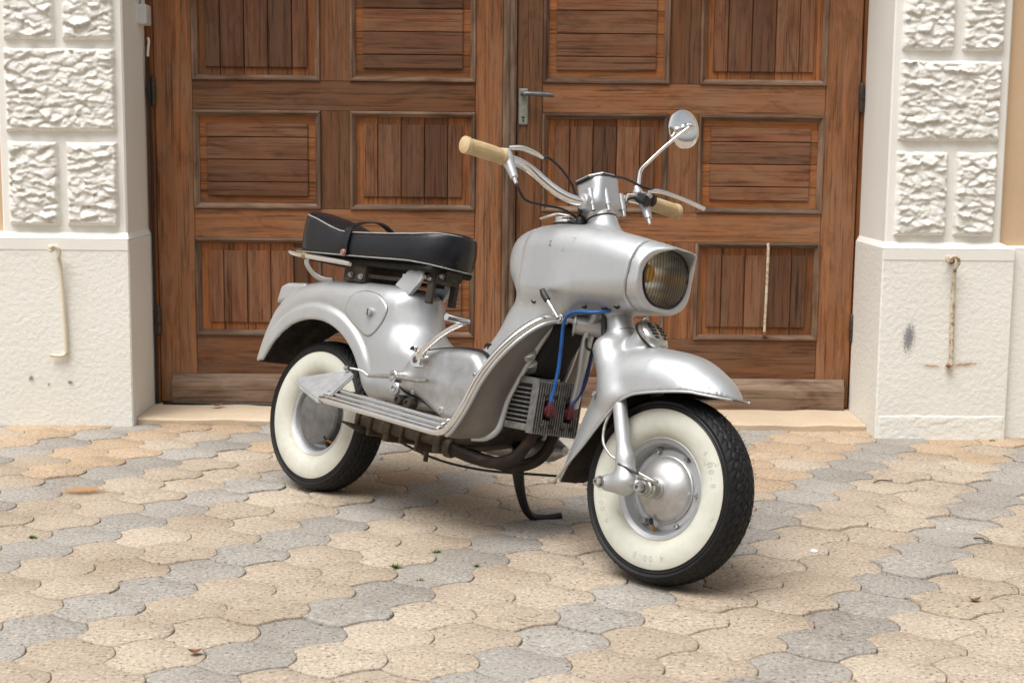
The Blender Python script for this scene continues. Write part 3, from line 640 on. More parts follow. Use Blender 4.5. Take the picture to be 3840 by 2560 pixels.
# ---- wheels
def tyre_tread(parent):
    N, Mx = 400, 54; ss = np.linspace(-.0505, .0505, Mx); th_ = np.linspace(0, 2*np.pi, N, endpoint=False); T, Sg = np.meshgrid(th_, ss, indexing='ij')
    rr = WR-4.6*Sg**2-1100*np.abs(Sg)**4.0*.9
    tri = lambda a: np.abs((a/(2*np.pi)) % 1-.5)*4-1
    gd = np.zeros_like(T)
    for c, A, n, wv, dp in ((0, .0045, 56, .0024, .0045), (.017, .004, 56, .0022, .0045), (-.017, .004, 56, .0022, .0045), (.034, .003, 56, .0022, .004), (-.034, .003, 56, .0022, .004)):
        dd = np.abs(Sg-c-A*tri(T*n+(c*200))); gd = np.maximum(gd, dp*(1-sstep(wv*.5, wv*1.25, dd)))
    for c, n, ph in ((.0085, 56, 0), (-.0085, 56, 1.6), (.0255, 56, .8), (-.0255, 56, 2.4), (.042, 56, 0), (-.042, 56, 2)):
        near = 1-sstep(.004, .0062, np.abs(Sg-c)); a = np.abs(((T*n+ph+np.sign(c)*260*(Sg-c)) % (2*np.pi))-np.pi); gd = np.maximum(gd, .0020*near*(1-sstep(.35, .8, a)))
    rr = rr-gd
    V = np.stack([rr*np.cos(T), Sg, rr*np.sin(T)], -1).reshape(-1, 3); I = np.arange(N*Mx).reshape(N, Mx); J = np.roll(I, -1, 0)
    F = np.stack([I[:, :-1], I[:, 1:], J[:, 1:], J[:, :-1]], -1).reshape(-1, 4)
    return mk('tread', V, F, 'tyre', parent, True)
def ylathe(name, prof, m, parent, seg=96, capa=False, capb=False, sharp=30):
    return lathe(name, [(r, s) for r, s in prof], m, parent, (0, 0, 0), (0, -1, 0), seg, capa, capb, sharp)
def wheel(name, cx, front):
    w_ = ylathe(name, [(.045, .006), (.070, .008), (.094, .008), (.100, .004), (.103, .010), (.106, .024), (.110, .031), (.117, .0335), (.1215, .037), (.1245, .036), (.1245, .028), (.118, .02), (.112, -.02), (.1245, -.036), (.1215, -.037), (.117, -.0335), (.106, -.024), (.100, -.004), (.05, -.006)], 'silver', SC, 96)
    w_.location = (cx, 0, WR)
    sw = [(.121, .034), (.128, .041), (.140, .0485), (.155, .0525), (.170, .0525), (.183, .0502), (.1906, .0478)]
    for sg in (1, -1):
        ylathe('whitewall', [(r, s*sg) for r, s in (sw if sg > 0 else sw[::-1])], 'whitewall', w_)
        sh = [(.1904, .0470), (.1912, .0490), (.1930, .0492), (.1950, .0478), (.1972, .0487), (.199, .0487), (.2015, .0468), (.2055, .0490), (.2085, .0502)]
        ylathe('shoulder', [(r, s*sg) for r, s in (sh if sg > 0 else sh[::-1])], 'tyre', w_)
    tyre_tread(w_)
    # moulding hairs of the new tyre
    hv, hf = [], []
    for k in range(420 if front else 120):
        t = RNG.uniform(0, 2*np.pi); s = RNG.choice([-.045, -.03, -.008, .008, .03, .045])+RNG.normal(0, .002); L = RNG.uniform(.004, .012); r0 = WR-4.6*s*s-.001
        u = np.array([math.cos(t), 0, math.sin(t)]); tg = np.array([-u[2], 0, u[0]]); b = u*r0+np.array([0, s, 0]); e = u*(r0+L)+np.array([0, s, 0])+tg*RNG.normal(0, .003)+np.array([0, RNG.normal(0, .002), 0]); o = len(hv)
        hv += [b+tg*.0006, b-tg*.0006, b+np.array([0, .0006, 0]), e]; hf += [(o, o+1, o+3), (o+1, o+2, o+3), (o+2, o, o+3)]
    tag(mk('rubber_hairs', hv, hf, 'tyre', w_, False), kind='stuff')
    if front:
        ylathe('hub_dome', [(.081, .0085), (.081, .0125), (.0785, .014), (.076, .020), (.070, .029), (.060, .038), (.047, .0455), (.034, .0495), (.026, .051), (.026, .058), (.020, .060), (.004, .0605)], 'cast', w_, 72, False, True)
        angs = [math.radians(a) for a in (112, 58, 0, -58, -118, 180)]; rb = .0945
    else:
        ylathe('hub_drum', [(.086, .012), (.087, .030), (.083, .036), (.060, .039), (.030, .040), (.004, .0405)], plain('grey_drum', (.15, .145, .14), .55, .5, .25, 30), w_, 64, False, True)
        angs = [math.radians(a) for a in (-140, -62, -15, 40, 100, 160)]; rb = .094
    for a in angs: bolt('wheel_bolt', (rb*math.cos(a), -.008, rb*math.sin(a)), (0, -1, 0), .0062, .0125, 'steel' if front else 'grime', w_)
    a = math.radians(-97 if front else -50)
    v0 = np.array([.098*math.cos(a), -.012, .098*math.sin(a)])
    tube('valve_stem', [v0+np.array([math.cos(a)*.006, .004, math.sin(a)*.006]), v0*np.array([.94, 1.8, .94]), v0*np.array([.86, 2.6, .86])], .004, 'orange', w_, 8, 4)
    tube('valve_cap', [v0*np.array([.87, 2.55, .87]), v0*np.array([.76, 3.1, .76])], .0052, 'black', w_, 10, 0)
    if front:     # moulded size mark on the whitewall, laid as raised rubber letters
        cu = bpy.data.curves.new('t', 'FONT'); cu.size = .021; cu.extrude = .0004; cu.align_x = 'CENTER'; cu.resolution_u = 3; to = bpy.data.objects.new('t', cu); COL.objects.link(to)
        LM = plain('whitewall_lettering', (.43, .43, .365), .6, 0, .1, 40)
        for a0 in (218, 288, 40):
            LV, LF = [], []
            for k, ch in enumerate('4.00-8'):
                cu.body = ch; dg = bpy.context.evaluated_depsgraph_get(); dg.update(); me = to.evaluated_get(dg).to_mesh(); o = len(LV); ac = R_(a0-k*5.6)
                for v in me.vertices:
                    r = .158+v.co.y; an = ac-v.co.x/.158; sx = float(np.interp(r, [p[0] for p in sw], [p[1] for p in sw])); LV.append((r*math.cos(an), -(sx+.0002+v.co.z), r*math.sin(an)))
                LF += [tuple(i+o for i in p.vertices) for p in me.polygons]; to.evaluated_get(dg).to_mesh_clear()
            mk('size_lettering', LV, LF, LM, w_, False)
        bpy.data.objects.remove(to)
    return w_
FWH = wheel('front_wheel', WX, True); RWH = wheel('rear_wheel', 0.0, False)

# ---- front mudguard with fork shroud, one casting
G_OUT = [(.70, .10), (.972, .185), (.990, .25), (1.012, .32), (1.042, .40), (1.072, .465), (1.105, .520), (1.150, .548), (1.21, .560), (1.27, .560), (1.33, .551), (1.385, .530), (1.428, .503), (1.454, .476), (1.470, .44), (1.60, .10)]
G_EDGE = [(1.470, .4635), (1.456, .4635), (1.442, .464), (1.40, .4655), (1.367, .466), (1.30, .457), (1.25, .4475), (1.212, .437), (1.176, .413), (1.144, .372), (1.089, .299), (1.036, .237), (1.0, .196), (.972, .190)]
ge = catmull(G_EDGE, 4); gu = [(.80, .186), (.80, .85), (1.6, .85), (1.6, .468)]
GCUT = np.array(list(map(tuple, ge))+gu); GPOL = np.array([G_OUT[0]]+list(map(tuple, catmull(G_OUT[1:-1], 4)))+[G_OUT[-1]])
gw = lambda X: np.interp(X, [.97, 1.04, 1.12, 1.25, 1.34, 1.40, 1.435, 1.458, 1.475], [.066, .084, .095, .098, .093, .080, .063, .042, .022])
def f_guard(X, Y, Z, off=0.0):
    x2, z2 = X[:, 0, :], Z[:, 0, :]; d2 = poly_sd(GPOL, x2, z2)[:, None, :]; ay = np.abs(Y); wd = gw(X)
    o = rext(d2, ay, wd, np.minimum(.080, wd*.98)); i = rext(d2+.0075, ay, np.maximum(wd-.0075, .003), np.minimum(.073, np.maximum(wd-.0075, .003)*.98))
    # shroud bulges round the fork legs, neck and horn seat
    b = np.minimum(capsule(X, ay, Z, (1.075, .034, .538), (1.150, .068, .428), .040, .036), 9)
    o = smin(o, b, .028)
    n_ = ccyl(X, Y, Z, (1.058, 0, .632), (1.108, 0, .522), .0335, .0405, .004); o = smin(o, n_, .022)
    h_ = ccyl(X, Y, Z, (1.171, 0, .582), (1.115, 0, .508), .0395, .041, .004); o = smin(o, h_, .007)
    cut = poly_sd(GCUT, x2, z2)[:, None, :]
    i = np.maximum(i, X-1.435)
    return smax(np.maximum(o, -i), cut, .003)
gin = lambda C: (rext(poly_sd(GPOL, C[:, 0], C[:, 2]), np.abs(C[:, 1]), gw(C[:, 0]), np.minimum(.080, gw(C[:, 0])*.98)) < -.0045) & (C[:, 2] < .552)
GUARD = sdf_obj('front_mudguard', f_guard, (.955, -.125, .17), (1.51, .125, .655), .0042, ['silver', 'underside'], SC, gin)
for sg in (1, -1):
    ep = [(x, sg*max(float(gw(np.array(x)))-.001, .004), z-.001) for x, z in ge[2:-1]]
    mk('rolled_edge', *sweep_data(ep, .0032, 8), 'silver', GUARD, True)
hn = np.array([.70, 0, .714]); hc = np.array([1.178, 0, .590])
HORN = lathe('horn', [(.037, -.012), (.046, -.006), (.0475, 0), (.047, .004), (.0435, .0065), (.041, .006), (.039, .010), (.034, .0145), (.02, .0175), (.004, .018)], 'steel', SC, hc, hn, 48)
lathe('horn_gasket', [(.0385, -.013), (.0485, -.009), (.0488, -.0045), (.040, -.003)], 'black', HORN, hc, hn, 48)
hx = np.array([.714, 0, -.70]); hy = np.array([0, -1., 0])
for cx_ in (-.0155, .0155):
    for k in range(5):
        rr_ = (k-2)*.0105; c = hc+hx*rr_+hy*cx_+hn*(float(np.interp(math.hypot(rr_, cx_), [.004, .02, .034, .039], [.018, .0175, .0145, .010]))+.0004); L = .0105 if abs(k-2) < 2 else .0065
        V = [c+hy*a*L+hx*b*.0031+hn*hh for hh in (-.004, .0010) for a, b in ((-1, -1), (1, -1), (1, 1), (-1, 1))]
        mk('horn_slot', V, [(4, 5, 6, 7), (0, 1, 5, 4), (1, 2, 6, 5), (2, 3, 7, 6), (3, 0, 4, 7)], 'void', HORN, False)
for a in (90, 210, 330):
    p = hc+hn*.004+.0445*(math.cos(R_(a))*-hx+math.sin(R_(a))*hy*0+math.sin(R_(a))*hy); bolt('horn_screw', p, hn, .003, .004, 'steel', HORN, False)
tube('horn_bracket', [hc-hx*.046+hn*.0, hc-hx*.050+hn*.006, hc-hx*.046+hn*.012], .0055, 'chrome', HORN, 8, 4)
lathe('seam_line', [(.0355, 0), (.0366, .001), (.0366, .0022), (.0355, .003)], 'void', GUARD, (1.0785, 0, .587), (.435, 0, -.90), 40, False, False)
bolt('mudguard_screw', S(1.098, .091, .425), (-.3, -1, .1), .0062, .003, 'dullsteel', GUARD, False)

# ---- fork legs with trailing-link castings
def fork(sg):
    q = lambda x, s, z: (x, -s*sg, z)
    def f(X, Y, Z):
        d = capsule(X, Y, Z, q(1.158, .078, .455), q(1.226, .094, .285), .0168, .0190)
        d = smin(d, capsule(X, Y, Z, q(1.230, .095, .285), q(1.243, .098, .236), .0190, .0275), .02)
        d = smin(d, capsule(X, Y, Z, q(1.243, .098, .228), q(1.196, .103, .222), .0285, .0215), .02); return d
    a, b = sorted((-.055*sg, -.145*sg)); o = sdf_obj('fork_leg', f, (1.13, a, .18), (1.29, b, .48), .0036, 'silver', SC)
    bolt('pivot_nut', q(1.184, .119, .221), (-.25, -sg, 0), .0115, .016, 'steel', o)
    tube('link_arm', [q(1.255, .088, .232), q(1.297, .086, .2275)], [.020, .016], 'dullsteel', o, 14, 0)
    lathe('axle_collar', [(.024, -.03), (.024, .0), (.020, .002), (.020, .010), (.0165, .012), (.0165, .020), (.013, .021)], 'dullsteel', o, q(1.297, .083, .2275), (0, -sg, 0), 24)
    bolt('axle_nut', q(1.297, .102, .2275), (0, -sg, 0), .0125, .022, 'steel', o)
    if sg > 0:
        tube('brake_rod', [q(1.228, .118, .272), q(1.262, .112, .262), q(1.292, .10, .254)], .0032, 'grime', o, 8, 4); tube('brake_lever', [q(1.283, .104, .258), q(1.315, .088, .246), q(1.322, .080, .244)], .0062, 'steel', o, 10, 4)
        tube('brake_hose', [q(1.165, .085, .41), q(1.150, .093, .36), q(1.158, .10, .315), q(1.185, .10, .288), q(1.205, .095, .28)], .0036, 'dullsteel', o, 8, 8)
    return o
fork(1); fork(-1)

# ---- fuel tank shell with steering neck (cast front half of the body)
T_POL = [(.60, .455), (.662, .500), (.700, .540), (.728, .595), (.748, .652), (.714, .695), (.702, .740), (.710, .785), (.740, .818), (.80, .837), (.88, .847), (.96, .846), (1.04, .839), (1.12, .828), (1.19, .815), (1.26, .798), (1.30, .784), (1.30, .656), (1.20, .646), (1.10, .638), (1.00, .629), (.945, .612), (.905, .580), (.865, .525), (.825, .455), (.795, .39), (.74, .36), (.66, .40)]
TP = np.array(T_POL[:1]+list(map(tuple, catmull(T_POL[:20], 3)))+T_POL[20:])
def tw(X, Z):
    wt = np.interp(X, [.70, .735, .78, .797, .803, .9, 1.05, 1.15, 1.22, 1.30], [.078, .094, .1015, .103, .1065, .1115, .1125, .1120, .1100, .1080]); wn = np.interp(X, [.58, .66, .75, .86, .95], [.070, .078, .082, .088, .09])
    k = sstep(.675, .615, Z); return wt*(1-k)+wn*k
def f_tankraw(X, Y, Z):
    x2, z2 = X[:, 0, :], Z[:, 0, :]; d2 = poly_sd(TP, x2, z2)[:, None, :]; wd = tw(X, Z)
    r = np.minimum(.072, wd*.9)*(1-.35*sstep(.66, .60, Z)); return rext(d2, np.abs(Y), wd, r)
XB = 1.157
def lens_sd(Y, Z):
    zc = Z-.732; hw_ = .0905-.10*np.maximum(-zc, 0); return ((np.abs(Y)/hw_)**2.5+(np.abs(zc)/.0715)**2.5)**(1/2.5)-1
def f_tank(X, Y, Z):
    d = f_tankraw(X, Y, Z); d = smin(d, ccyl(X, Y, Z, (1.00, 0, .776), (.957, 0, .872), .050, .0370, .005), .020)
    d = smin(d, ccyl(X, Y, Z, (1.030, 0, .68), (1.063, 0, .620), .040, .0345, .004), .02)
    d = smax(d, (X-XB)-.10*(Z-.73), .0015); return np.maximum(d, -np.maximum(lens_sd(Y, Z)*.075-.003, 1.088-X))
TANK = sdf_obj('fuel_tank', f_tank, (.57, -.14, .33), (1.20, .14, .895), .0045, 'silver', SC)
def front_x(Z, ay): return 1.192+.052*sstep(.735, .80, Z)*(1-.75*sstep(.03, .105, ay))+.010*sstep(.70, .64, Z)*0
def f_bezel(X, Y, Z):
    d = f_tankraw(X, Y, Z); d = smax(d, -((X-XB-.0032)-.10*(Z-.73)), .0015); d = smax(d, X-front_x(Z, np.abs(Y)), .007)
    hole = lens_sd(Y, Z)*.075; return smax(d, -hole, .004)
BEZ = sdf_obj('headlight_housing', f_bezel, (1.14, -.13, .60), (1.275, .13, .85), .0040, 'silver', SC)
# headlight: bulb and bowl behind ribbed glass
def oval(k, zc=.732):
    o = []
    for i in range(56):
        t = 2*math.pi*i/56; c, s_ = math.cos(t), math.sin(t); rr_ = (abs(c)**2.5+abs(s_)**2.5)**(-1/2.5); z = s_*rr_*.0715*k; hw_ = .0905-.10*max(-z, 0); o.append((c*rr_*hw_*k, zc+z))
    return o
HL = None
bv, bf = [], []
for i, (k, x) in enumerate([(.985, 1.188), (.95, 1.176), (.86, 1.150), (.68, 1.122), (.42, 1.104), (.12, 1.098)]): bv += [(x, y, z) for y, z in oval(k)]
for i in range(5): bf += [(i*56+j, i*56+(j+1) % 56, (i+1)*56+(j+1) % 56, (i+1)*56+j) for j in range(56)]
bf.append(tuple(5*56+j for j in range(56))); REF = mk('reflector', bv, bf, plain('headlight_mirror', (.90, .88, .80), .28, 1.0, .1, 30), BEZ, True)
bv, bf = [], []
for k, x in [(1.0, 1.187), (.955, 1.187), (.955, 1.1935), (.985, 1.1935), (1.0, 1.192)]: bv += [(x, y, z) for y, z in oval(k)]
bf = [(i*56+j, i*56+(j+1) % 56, (i+1)*56+(j+1) % 56, (i+1)*56+j) for i in range(4) for j in range(56)]; mk('rubber_seal', bv, bf, 'black', BEZ, True, 40)
# glass: ribbed outer face
ng, nh = 90, 24; bv = []; ov = np.array(oval(.965)); zmin, zmax = ov[:, 1].min(), ov[:, 1].max()
def half_at(z):
    zc = z-.732; q = max(0, 1-(abs(zc)/(.0715*.965))**2.5)**(1/2.5); return (.0905-.10*max(-zc, 0))*.965*q
for layer in (0,):
    for i in range(ng+1):
        for j in range(nh+1):
            z = zmin+(zmax-zmin)*(.5-.5*math.cos(math.pi*j/nh)); y = half_at(z)*(2*i/ng-1); e2 = (y/.0905)**2+((z-.732)/.0715)**2
            rib = .0009*math.sin(2*math.pi*y/.0062+2.5*((z-.732)/.07)**2) if layer == 0 else 0; bv.append((1.1925+.011*(1-min(e2, 1))+rib-(.005 if layer else 0), y, z))
I = np.arange((ng+1)*(nh+1)).reshape(1, ng+1, nh+1)
bf = [(I[0, i, j], I[0, i+1, j], I[0, i+1, j+1], I[0, i, j+1]) for i in range(ng) for j in range(nh)]
mk('headlight_lens', bv, bf, 'lens', BEZ, True)
lathe('bulb', [(.006, -.03), (.014, -.014), (.022, .0), (.024, .014), (.018, .028), (.005, .034)], plain('yellow_bulb_glass', (.80, .42, .02), .25, 0, .1, 30), BEZ, (1.140, -.034, .738), (1, 0, 0), 20)
def surf_s(f, x, z, lo=.0, hi=.2):
    s = np.linspace(hi, lo, 401); X = np.full((401, 1, 1), x); Y = -s.reshape(-1, 1, 1); Z = np.full((401, 1, 1), z); v = f(X, Y, Z).ravel(); k = np.argmax(v < 0); return float(s[k]) if v[k] < 0 else lo
def hole(f, x, z, r, parent, name='hole', m='void', axis=(0, -1, 0)):
    s = surf_s(f, x, z); return lathe(name, [(r*1.18, -.004), (r*1.18, .0007), (r, .0009), (r*.9, .0002), (r*.3, -.001)], m, parent, S(x, s, z), axis, 18)
for x, z, r in ((.682, .503, .0082), (.706, .503, .0082), (.697, .478, .0075), (.852, .637, .0068)): hole(f_tank, x, z, r, TANK)
for x, z, a in ((1.00, .640, 0), (1.06, .641, 0), (1.105, .648, 0)): hole(f_tank, x, z, .0085, TANK, 'cable_slot', 'void', (0, -1, -.9))
# worn transfer on the tank flank
def decal(f, x, z, w_, h_, parent, m, name):
    V = []; F = []; n = 8
    for i in range(n+1):
        for j in range(n+1):
            xx = x+w_*(i/n-.5); zz = z+h_*(j/n-.5); V.append(S(xx, surf_s(f, xx, zz)+.0012, zz))
    F = [(i*(n+1)+j, (i+1)*(n+1)+j, (i+1)*(n+1)+j+1, i*(n+1)+j+1) for i in range(n) for j in range(n)]; return mk(name, V, F, m, parent, True)
m_, n_, b_ = mat('worn_red_transfer'); vv_ = objcoord(n_, (1, 1, 1), False); q_ = noise(n_, vv_, 62, 5, .75, .8); a_ = ramp(n_, q_, [(.53, (0, 0, 0)), (.66, (.55,)*3)]).outputs[0]; n_.links.new(a_, b_.inputs['Alpha'])
cc_ = ramp(n_, noise(n_, vv_, 60, 2), [(.45, (.45, .22, .22)), (.6, (.25, .27, .23))]).outputs[0]; n_.links.new(cc_, b_.inputs['Base Color']); b_.inputs['Roughness'].default_value = .6
decal(f_tank, .957, .786, .050, .040, TANK, m_, 'worn_transfer')
for x, z in ((.893, .789), (.894, .780)): hole(f_tank, x, z, .0028, TANK, 'badge_hole', 'grime')
# fuel cap
FC = lathe('fuel_cap', [(.037, -.022), (.037, -.002), (.034, 0), (.034, .004), (.0365, .005), (.0365, .009), (.034, .011), (.035, .013), (.0345, .019), (.030, .0225), (.012, .0245)], 'chrome', SC, S(.830, -.012, .850), (-.10, 0, 1), 36)
lathe('cap_gasket', [(.034, .003), (.0368, .0035), (.0368, .0068), (.034, .007)], 'black', FC, S(.830, -.012, .847), (-.10, 0, 1), 36, False, False); lathe('cap_gasket', [(.036, -.006), (.0385, -.005), (.0385, -.002), (.036, -.001)], 'black', FC, S(.830, -.012, .848), (-.10, 0, 1), 36, False, False)
tube('cap_lever', [S(.835, -.012, .876), S(.800, -.004, .879), S(.778, .004, .872), S(.752, .010, .862)], [.008, .007, .006, .0055], 'steel', FC, 10, 6, .6)
# fuel tap and choke lever on the flank
TL_ = tube('tap_lever', Sp([(.965, .118, .598), (.948, .122, .617), (.925, .124, .640)]), [.0062, .005, .0045], 'steel', SC, 10, 4)
tube('lever_grip', Sp([(.926, .124, .639), (.913, .125, .652), (.903, .124, .664)]), [.0085, .0092, .0075], 'black', TL_, 12, 4); bolt('lever_pivot', S(.966, .112, .597), (0, -1, 0), .009, .006, 'steel', TL_)

# ---- rear body casting: mudguard, under-seat barrel and engine cradle in one
B_POL = [(-.372, .20), (-.352, .345), (-.326, .43), (-.292, .50), (-.247, .555), (-.185, .596), (-.10, .624), (0, .636), (.11, .640), (.24, .640), (.33, .637), (.372, .618), (.392, .575), (.412, .530), (.448, .494), (.510, .472), (.60, .462), (.70, .450), (.72, .36), (.64, .30), (.42, .294), (.24, .300), (.1, .1)]
BP = np.array([B_POL[0]]+list(map(tuple, catmull(B_POL[1:17], 4)))+B_POL[17:])
def bw(X, Z, RR):
    top = np.interp(X, [-.37, -.33, -.25, -.12, .05, .28, .335, .375, .42, .52, .7], [.030, .055, .078, .092, .099, .1035, .098, .080, .066, .062, .060]); low = np.interp(X, [.1, .25, .4, .5, .72], [.099, .106, .114, .116, .112])
    k = sstep(.535, .445, Z)*sstep(.16, .36, X); w_ = top*(1-k)+low*k
    band = sstep(.334, .316, RR)*sstep(-.42, -.30, X)*sstep(.30, .24, X); return w_+.0080*band-.0025*np.exp(-((RR-.331)/.010)**2)*sstep(.28, .22, X)
def f_body(X, Y, Z):
    x2, z2 = X[:, 0, :], Z[:, 0, :]; d2 = poly_sd(BP, x2, z2)[:, None, :]; ay = np.abs(Y); RR = np.sqrt(X**2+(Z-WR)**2); wd = bw(X, Z, RR)
    r = np.minimum(.062, wd*.85); d = rext(d2, ay, wd, r)
    arch = np.minimum(RR-.281, np.maximum(np.maximum(X-.186, Z-.40), -X)); arch = np.minimum(arch, np.maximum(X+.10, Z-(.352+.10*(X+.352))))
    cav = np.maximum(np.maximum(RR-.365, rext(d2+.011, ay, np.maximum(wd-.011, .004), np.maximum(r-.011, .003))), X-.23)
    return smax(smax(d, -arch, .006), -cav, .002)
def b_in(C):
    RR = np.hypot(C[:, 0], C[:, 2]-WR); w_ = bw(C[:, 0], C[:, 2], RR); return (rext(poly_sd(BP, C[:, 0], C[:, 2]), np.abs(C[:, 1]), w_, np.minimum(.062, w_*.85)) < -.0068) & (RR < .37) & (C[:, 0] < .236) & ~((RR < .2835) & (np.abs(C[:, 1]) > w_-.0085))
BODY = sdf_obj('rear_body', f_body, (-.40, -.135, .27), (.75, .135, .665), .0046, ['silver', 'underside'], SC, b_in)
# tail lamp hump
def f_lamp(X, Y, Z):
    d2 = poly_sd(np.array([(-.275, .545), (-.262, .600), (-.235, .612), (-.15, .618), (-.10, .60), (-.18, .56)]), X[:, 0, :], Z[:, 0, :])[:, None, :]; return rext(d2, np.abs(Y), X*0+.052, .012)
TLM = sdf_obj('tail_lamp_housing', f_lamp, (-.30, -.07, .52), (-.07, .07, .635), .004, 'silver', BODY)
# egg-shaped access cover, lying proud of the flank
cov = catmull([(.128, .545), (.132, .578), (.160, .606), (.215, .612), (.272, .600), (.306, .575), (.306, .548), (.288, .512), (.262, .487), (.238, .483), (.200, .497), (.155, .520)], 4, True); cc = cov.mean(0)
def cover(k, dy, m, name, parent):
    V = []; F = []; n = len(cov); ks = [1.0, .985, .9, .7, .45, .2]
    for q in ks:
        for p in cov:
            x, z = cc+(p-cc)*k*q; V.append(S(x, surf_s(f_body, x, z)+(dy if q < 1 else -.002), z))
    for i in range(len(ks)-1): F += [(i*n+j, (i+1)*n+j, (i+1)*n+(j+1) % n, i*n+(j+1) % n) for j in range(n)]
    F.append(tuple((len(ks)-1)*n+j for j in range(n-1, -1, -1))); return mk(name, V, F, m, parent, True)
AC = cover(1.0, .0030, 'silver', 'access_cover', BODY); cover(1.018, .0012, 'void', 'cover_gap', BODY)
s_ = surf_s(f_body, .243, .552)+.003; KN = lathe('cover_knob', [(.013, 0), (.013, .010), (.0115, .013), (.004, .014)], 'silver', BODY, S(.243, s_, .552), (0, -1, 0), 24)
box('knob_slot', (.004, .003, .018), S(.246, s_+.0135, .552), 'void', BODY, .0005)
for x, z, r in ((.442, .461, .0115), (.492, .459, .0125), (.578, .470, .010)): hole(f_body, x, z, r, BODY, 'frame_plug', 'black')

# ---- engine cover, gearbox plugs, levers
E_POL = catmull([(.435, .372), (.452, .420), (.500, .458), (.570, .476), (.660, .486), (.735, .478), (.775, .420), (.745, .330), (.675, .288), (.600, .305), (.520, .336), (.455, .350)], 4, True)
def f_eng(X, Y, Z):
    d2 = poly_sd(E_POL, X[:, 0, :], Z[:, 0, :])[:, None, :]; wd = .146+.010*sstep(.50, .62, X)-.010*sstep(.40, .30, Z); return rext(d2, np.abs(Y), wd, .026)
ENG = sdf_obj('engine_cover', f_eng, (.42, -.165, .27), (.79, .165, .50), .0044, 'alloy', SC)
for x, z in ((.633, .318), (.505, .352), (.746, .425)): 
    s_ = surf_s(f_eng, x, z); bolt('cover_screw', S(x, s_-.003, z), (.1, -1, -.3), .0105 if x == .633 else .006, .007, 'dullsteel', ENG, False)
ec_ = E_POL.mean(0); eo_ = ec_+(E_POL-ec_)*1.018; eo_ = np.vstack([eo_[38:], eo_[:22]])
mk('cover_gap_line', *sweep_data([S(x, max(surf_s(f_body, x, z), .108)+.003, z) for x, z in eo_], .0055, 8), 'void', ENG)  # dark bead drawn in for the shaded gap round the engine cover
KS = tube('kick_starter', Sp([(.538, .165, .442), (.560, .170, .470), (.625, .172, .520), (.692, .168, .556)]), [.0105, .009, .0078, .0085], 'chrome', SC, 12, 6)
lathe('kick_boss', [(.020, -.03), (.0215, -.006), (.0215, .010), (.019, .014), (.010, .014), (.009, .010)], 'chrome', KS, S(.533, .160, .438), (0, -1, 0), 24); lathe('boss_core', [(.0085, 0), (.0085, .013), (.003, .0135)], plain('brown_plug', (.10, .05, .035), .5, 0, .2, 60), KS, S(.533, .161, .438), (0, -1, 0), 16)
tube('kick_pedal', Sp([(.692, .160, .557), (.690, .20, .558), (.686, .232, .560)]), [.0115, .0098, .0098], 'chrome', KS, 14, 4); bolt('clamp_bolt', S(.532, .172, .463), (-.3, -.3, 1), .0055, .012, 'chrome', KS)
GS = tube('gear_pedal', Sp([(.295, .190, .386), (.330, .178, .384), (.352, .170, .374), (.375, .168, .376), (.455, .166, .384), (.530, .168, .384), (.575, .176, .386), (.600, .182, .388)]), [.0042, .0050, .0055, .0068, .0088, .0068, .0072, .0060], 'steel', SC, 12, 5, .75)
lathe('gear_boss', [(.0165, -.04), (.0165, .008), (.014, .0105), (.0075, .0105), (.0065, .006)], 'steel', GS, S(.455, .165, .385), (0, -1, 0), 22)
RS = lathe('round_lug', [(.0195, -.012), (.0195, .006), (.016, .0085), (.0115, .0085), (.0105, .011), (.0065, .011), (.006, .007)], 'silver', SC, S(.408, .113, .351), (0, -1, 0), 28)
for x, z in ((.452, .322), (.492, .318)): lathe('drain_plug', [(.015, -.02), (.015, .006), (.0125, .010), (.008, .0105), (.007, .006)], 'grime', SC, S(x, .132, z), (0, -1, 0), 18)

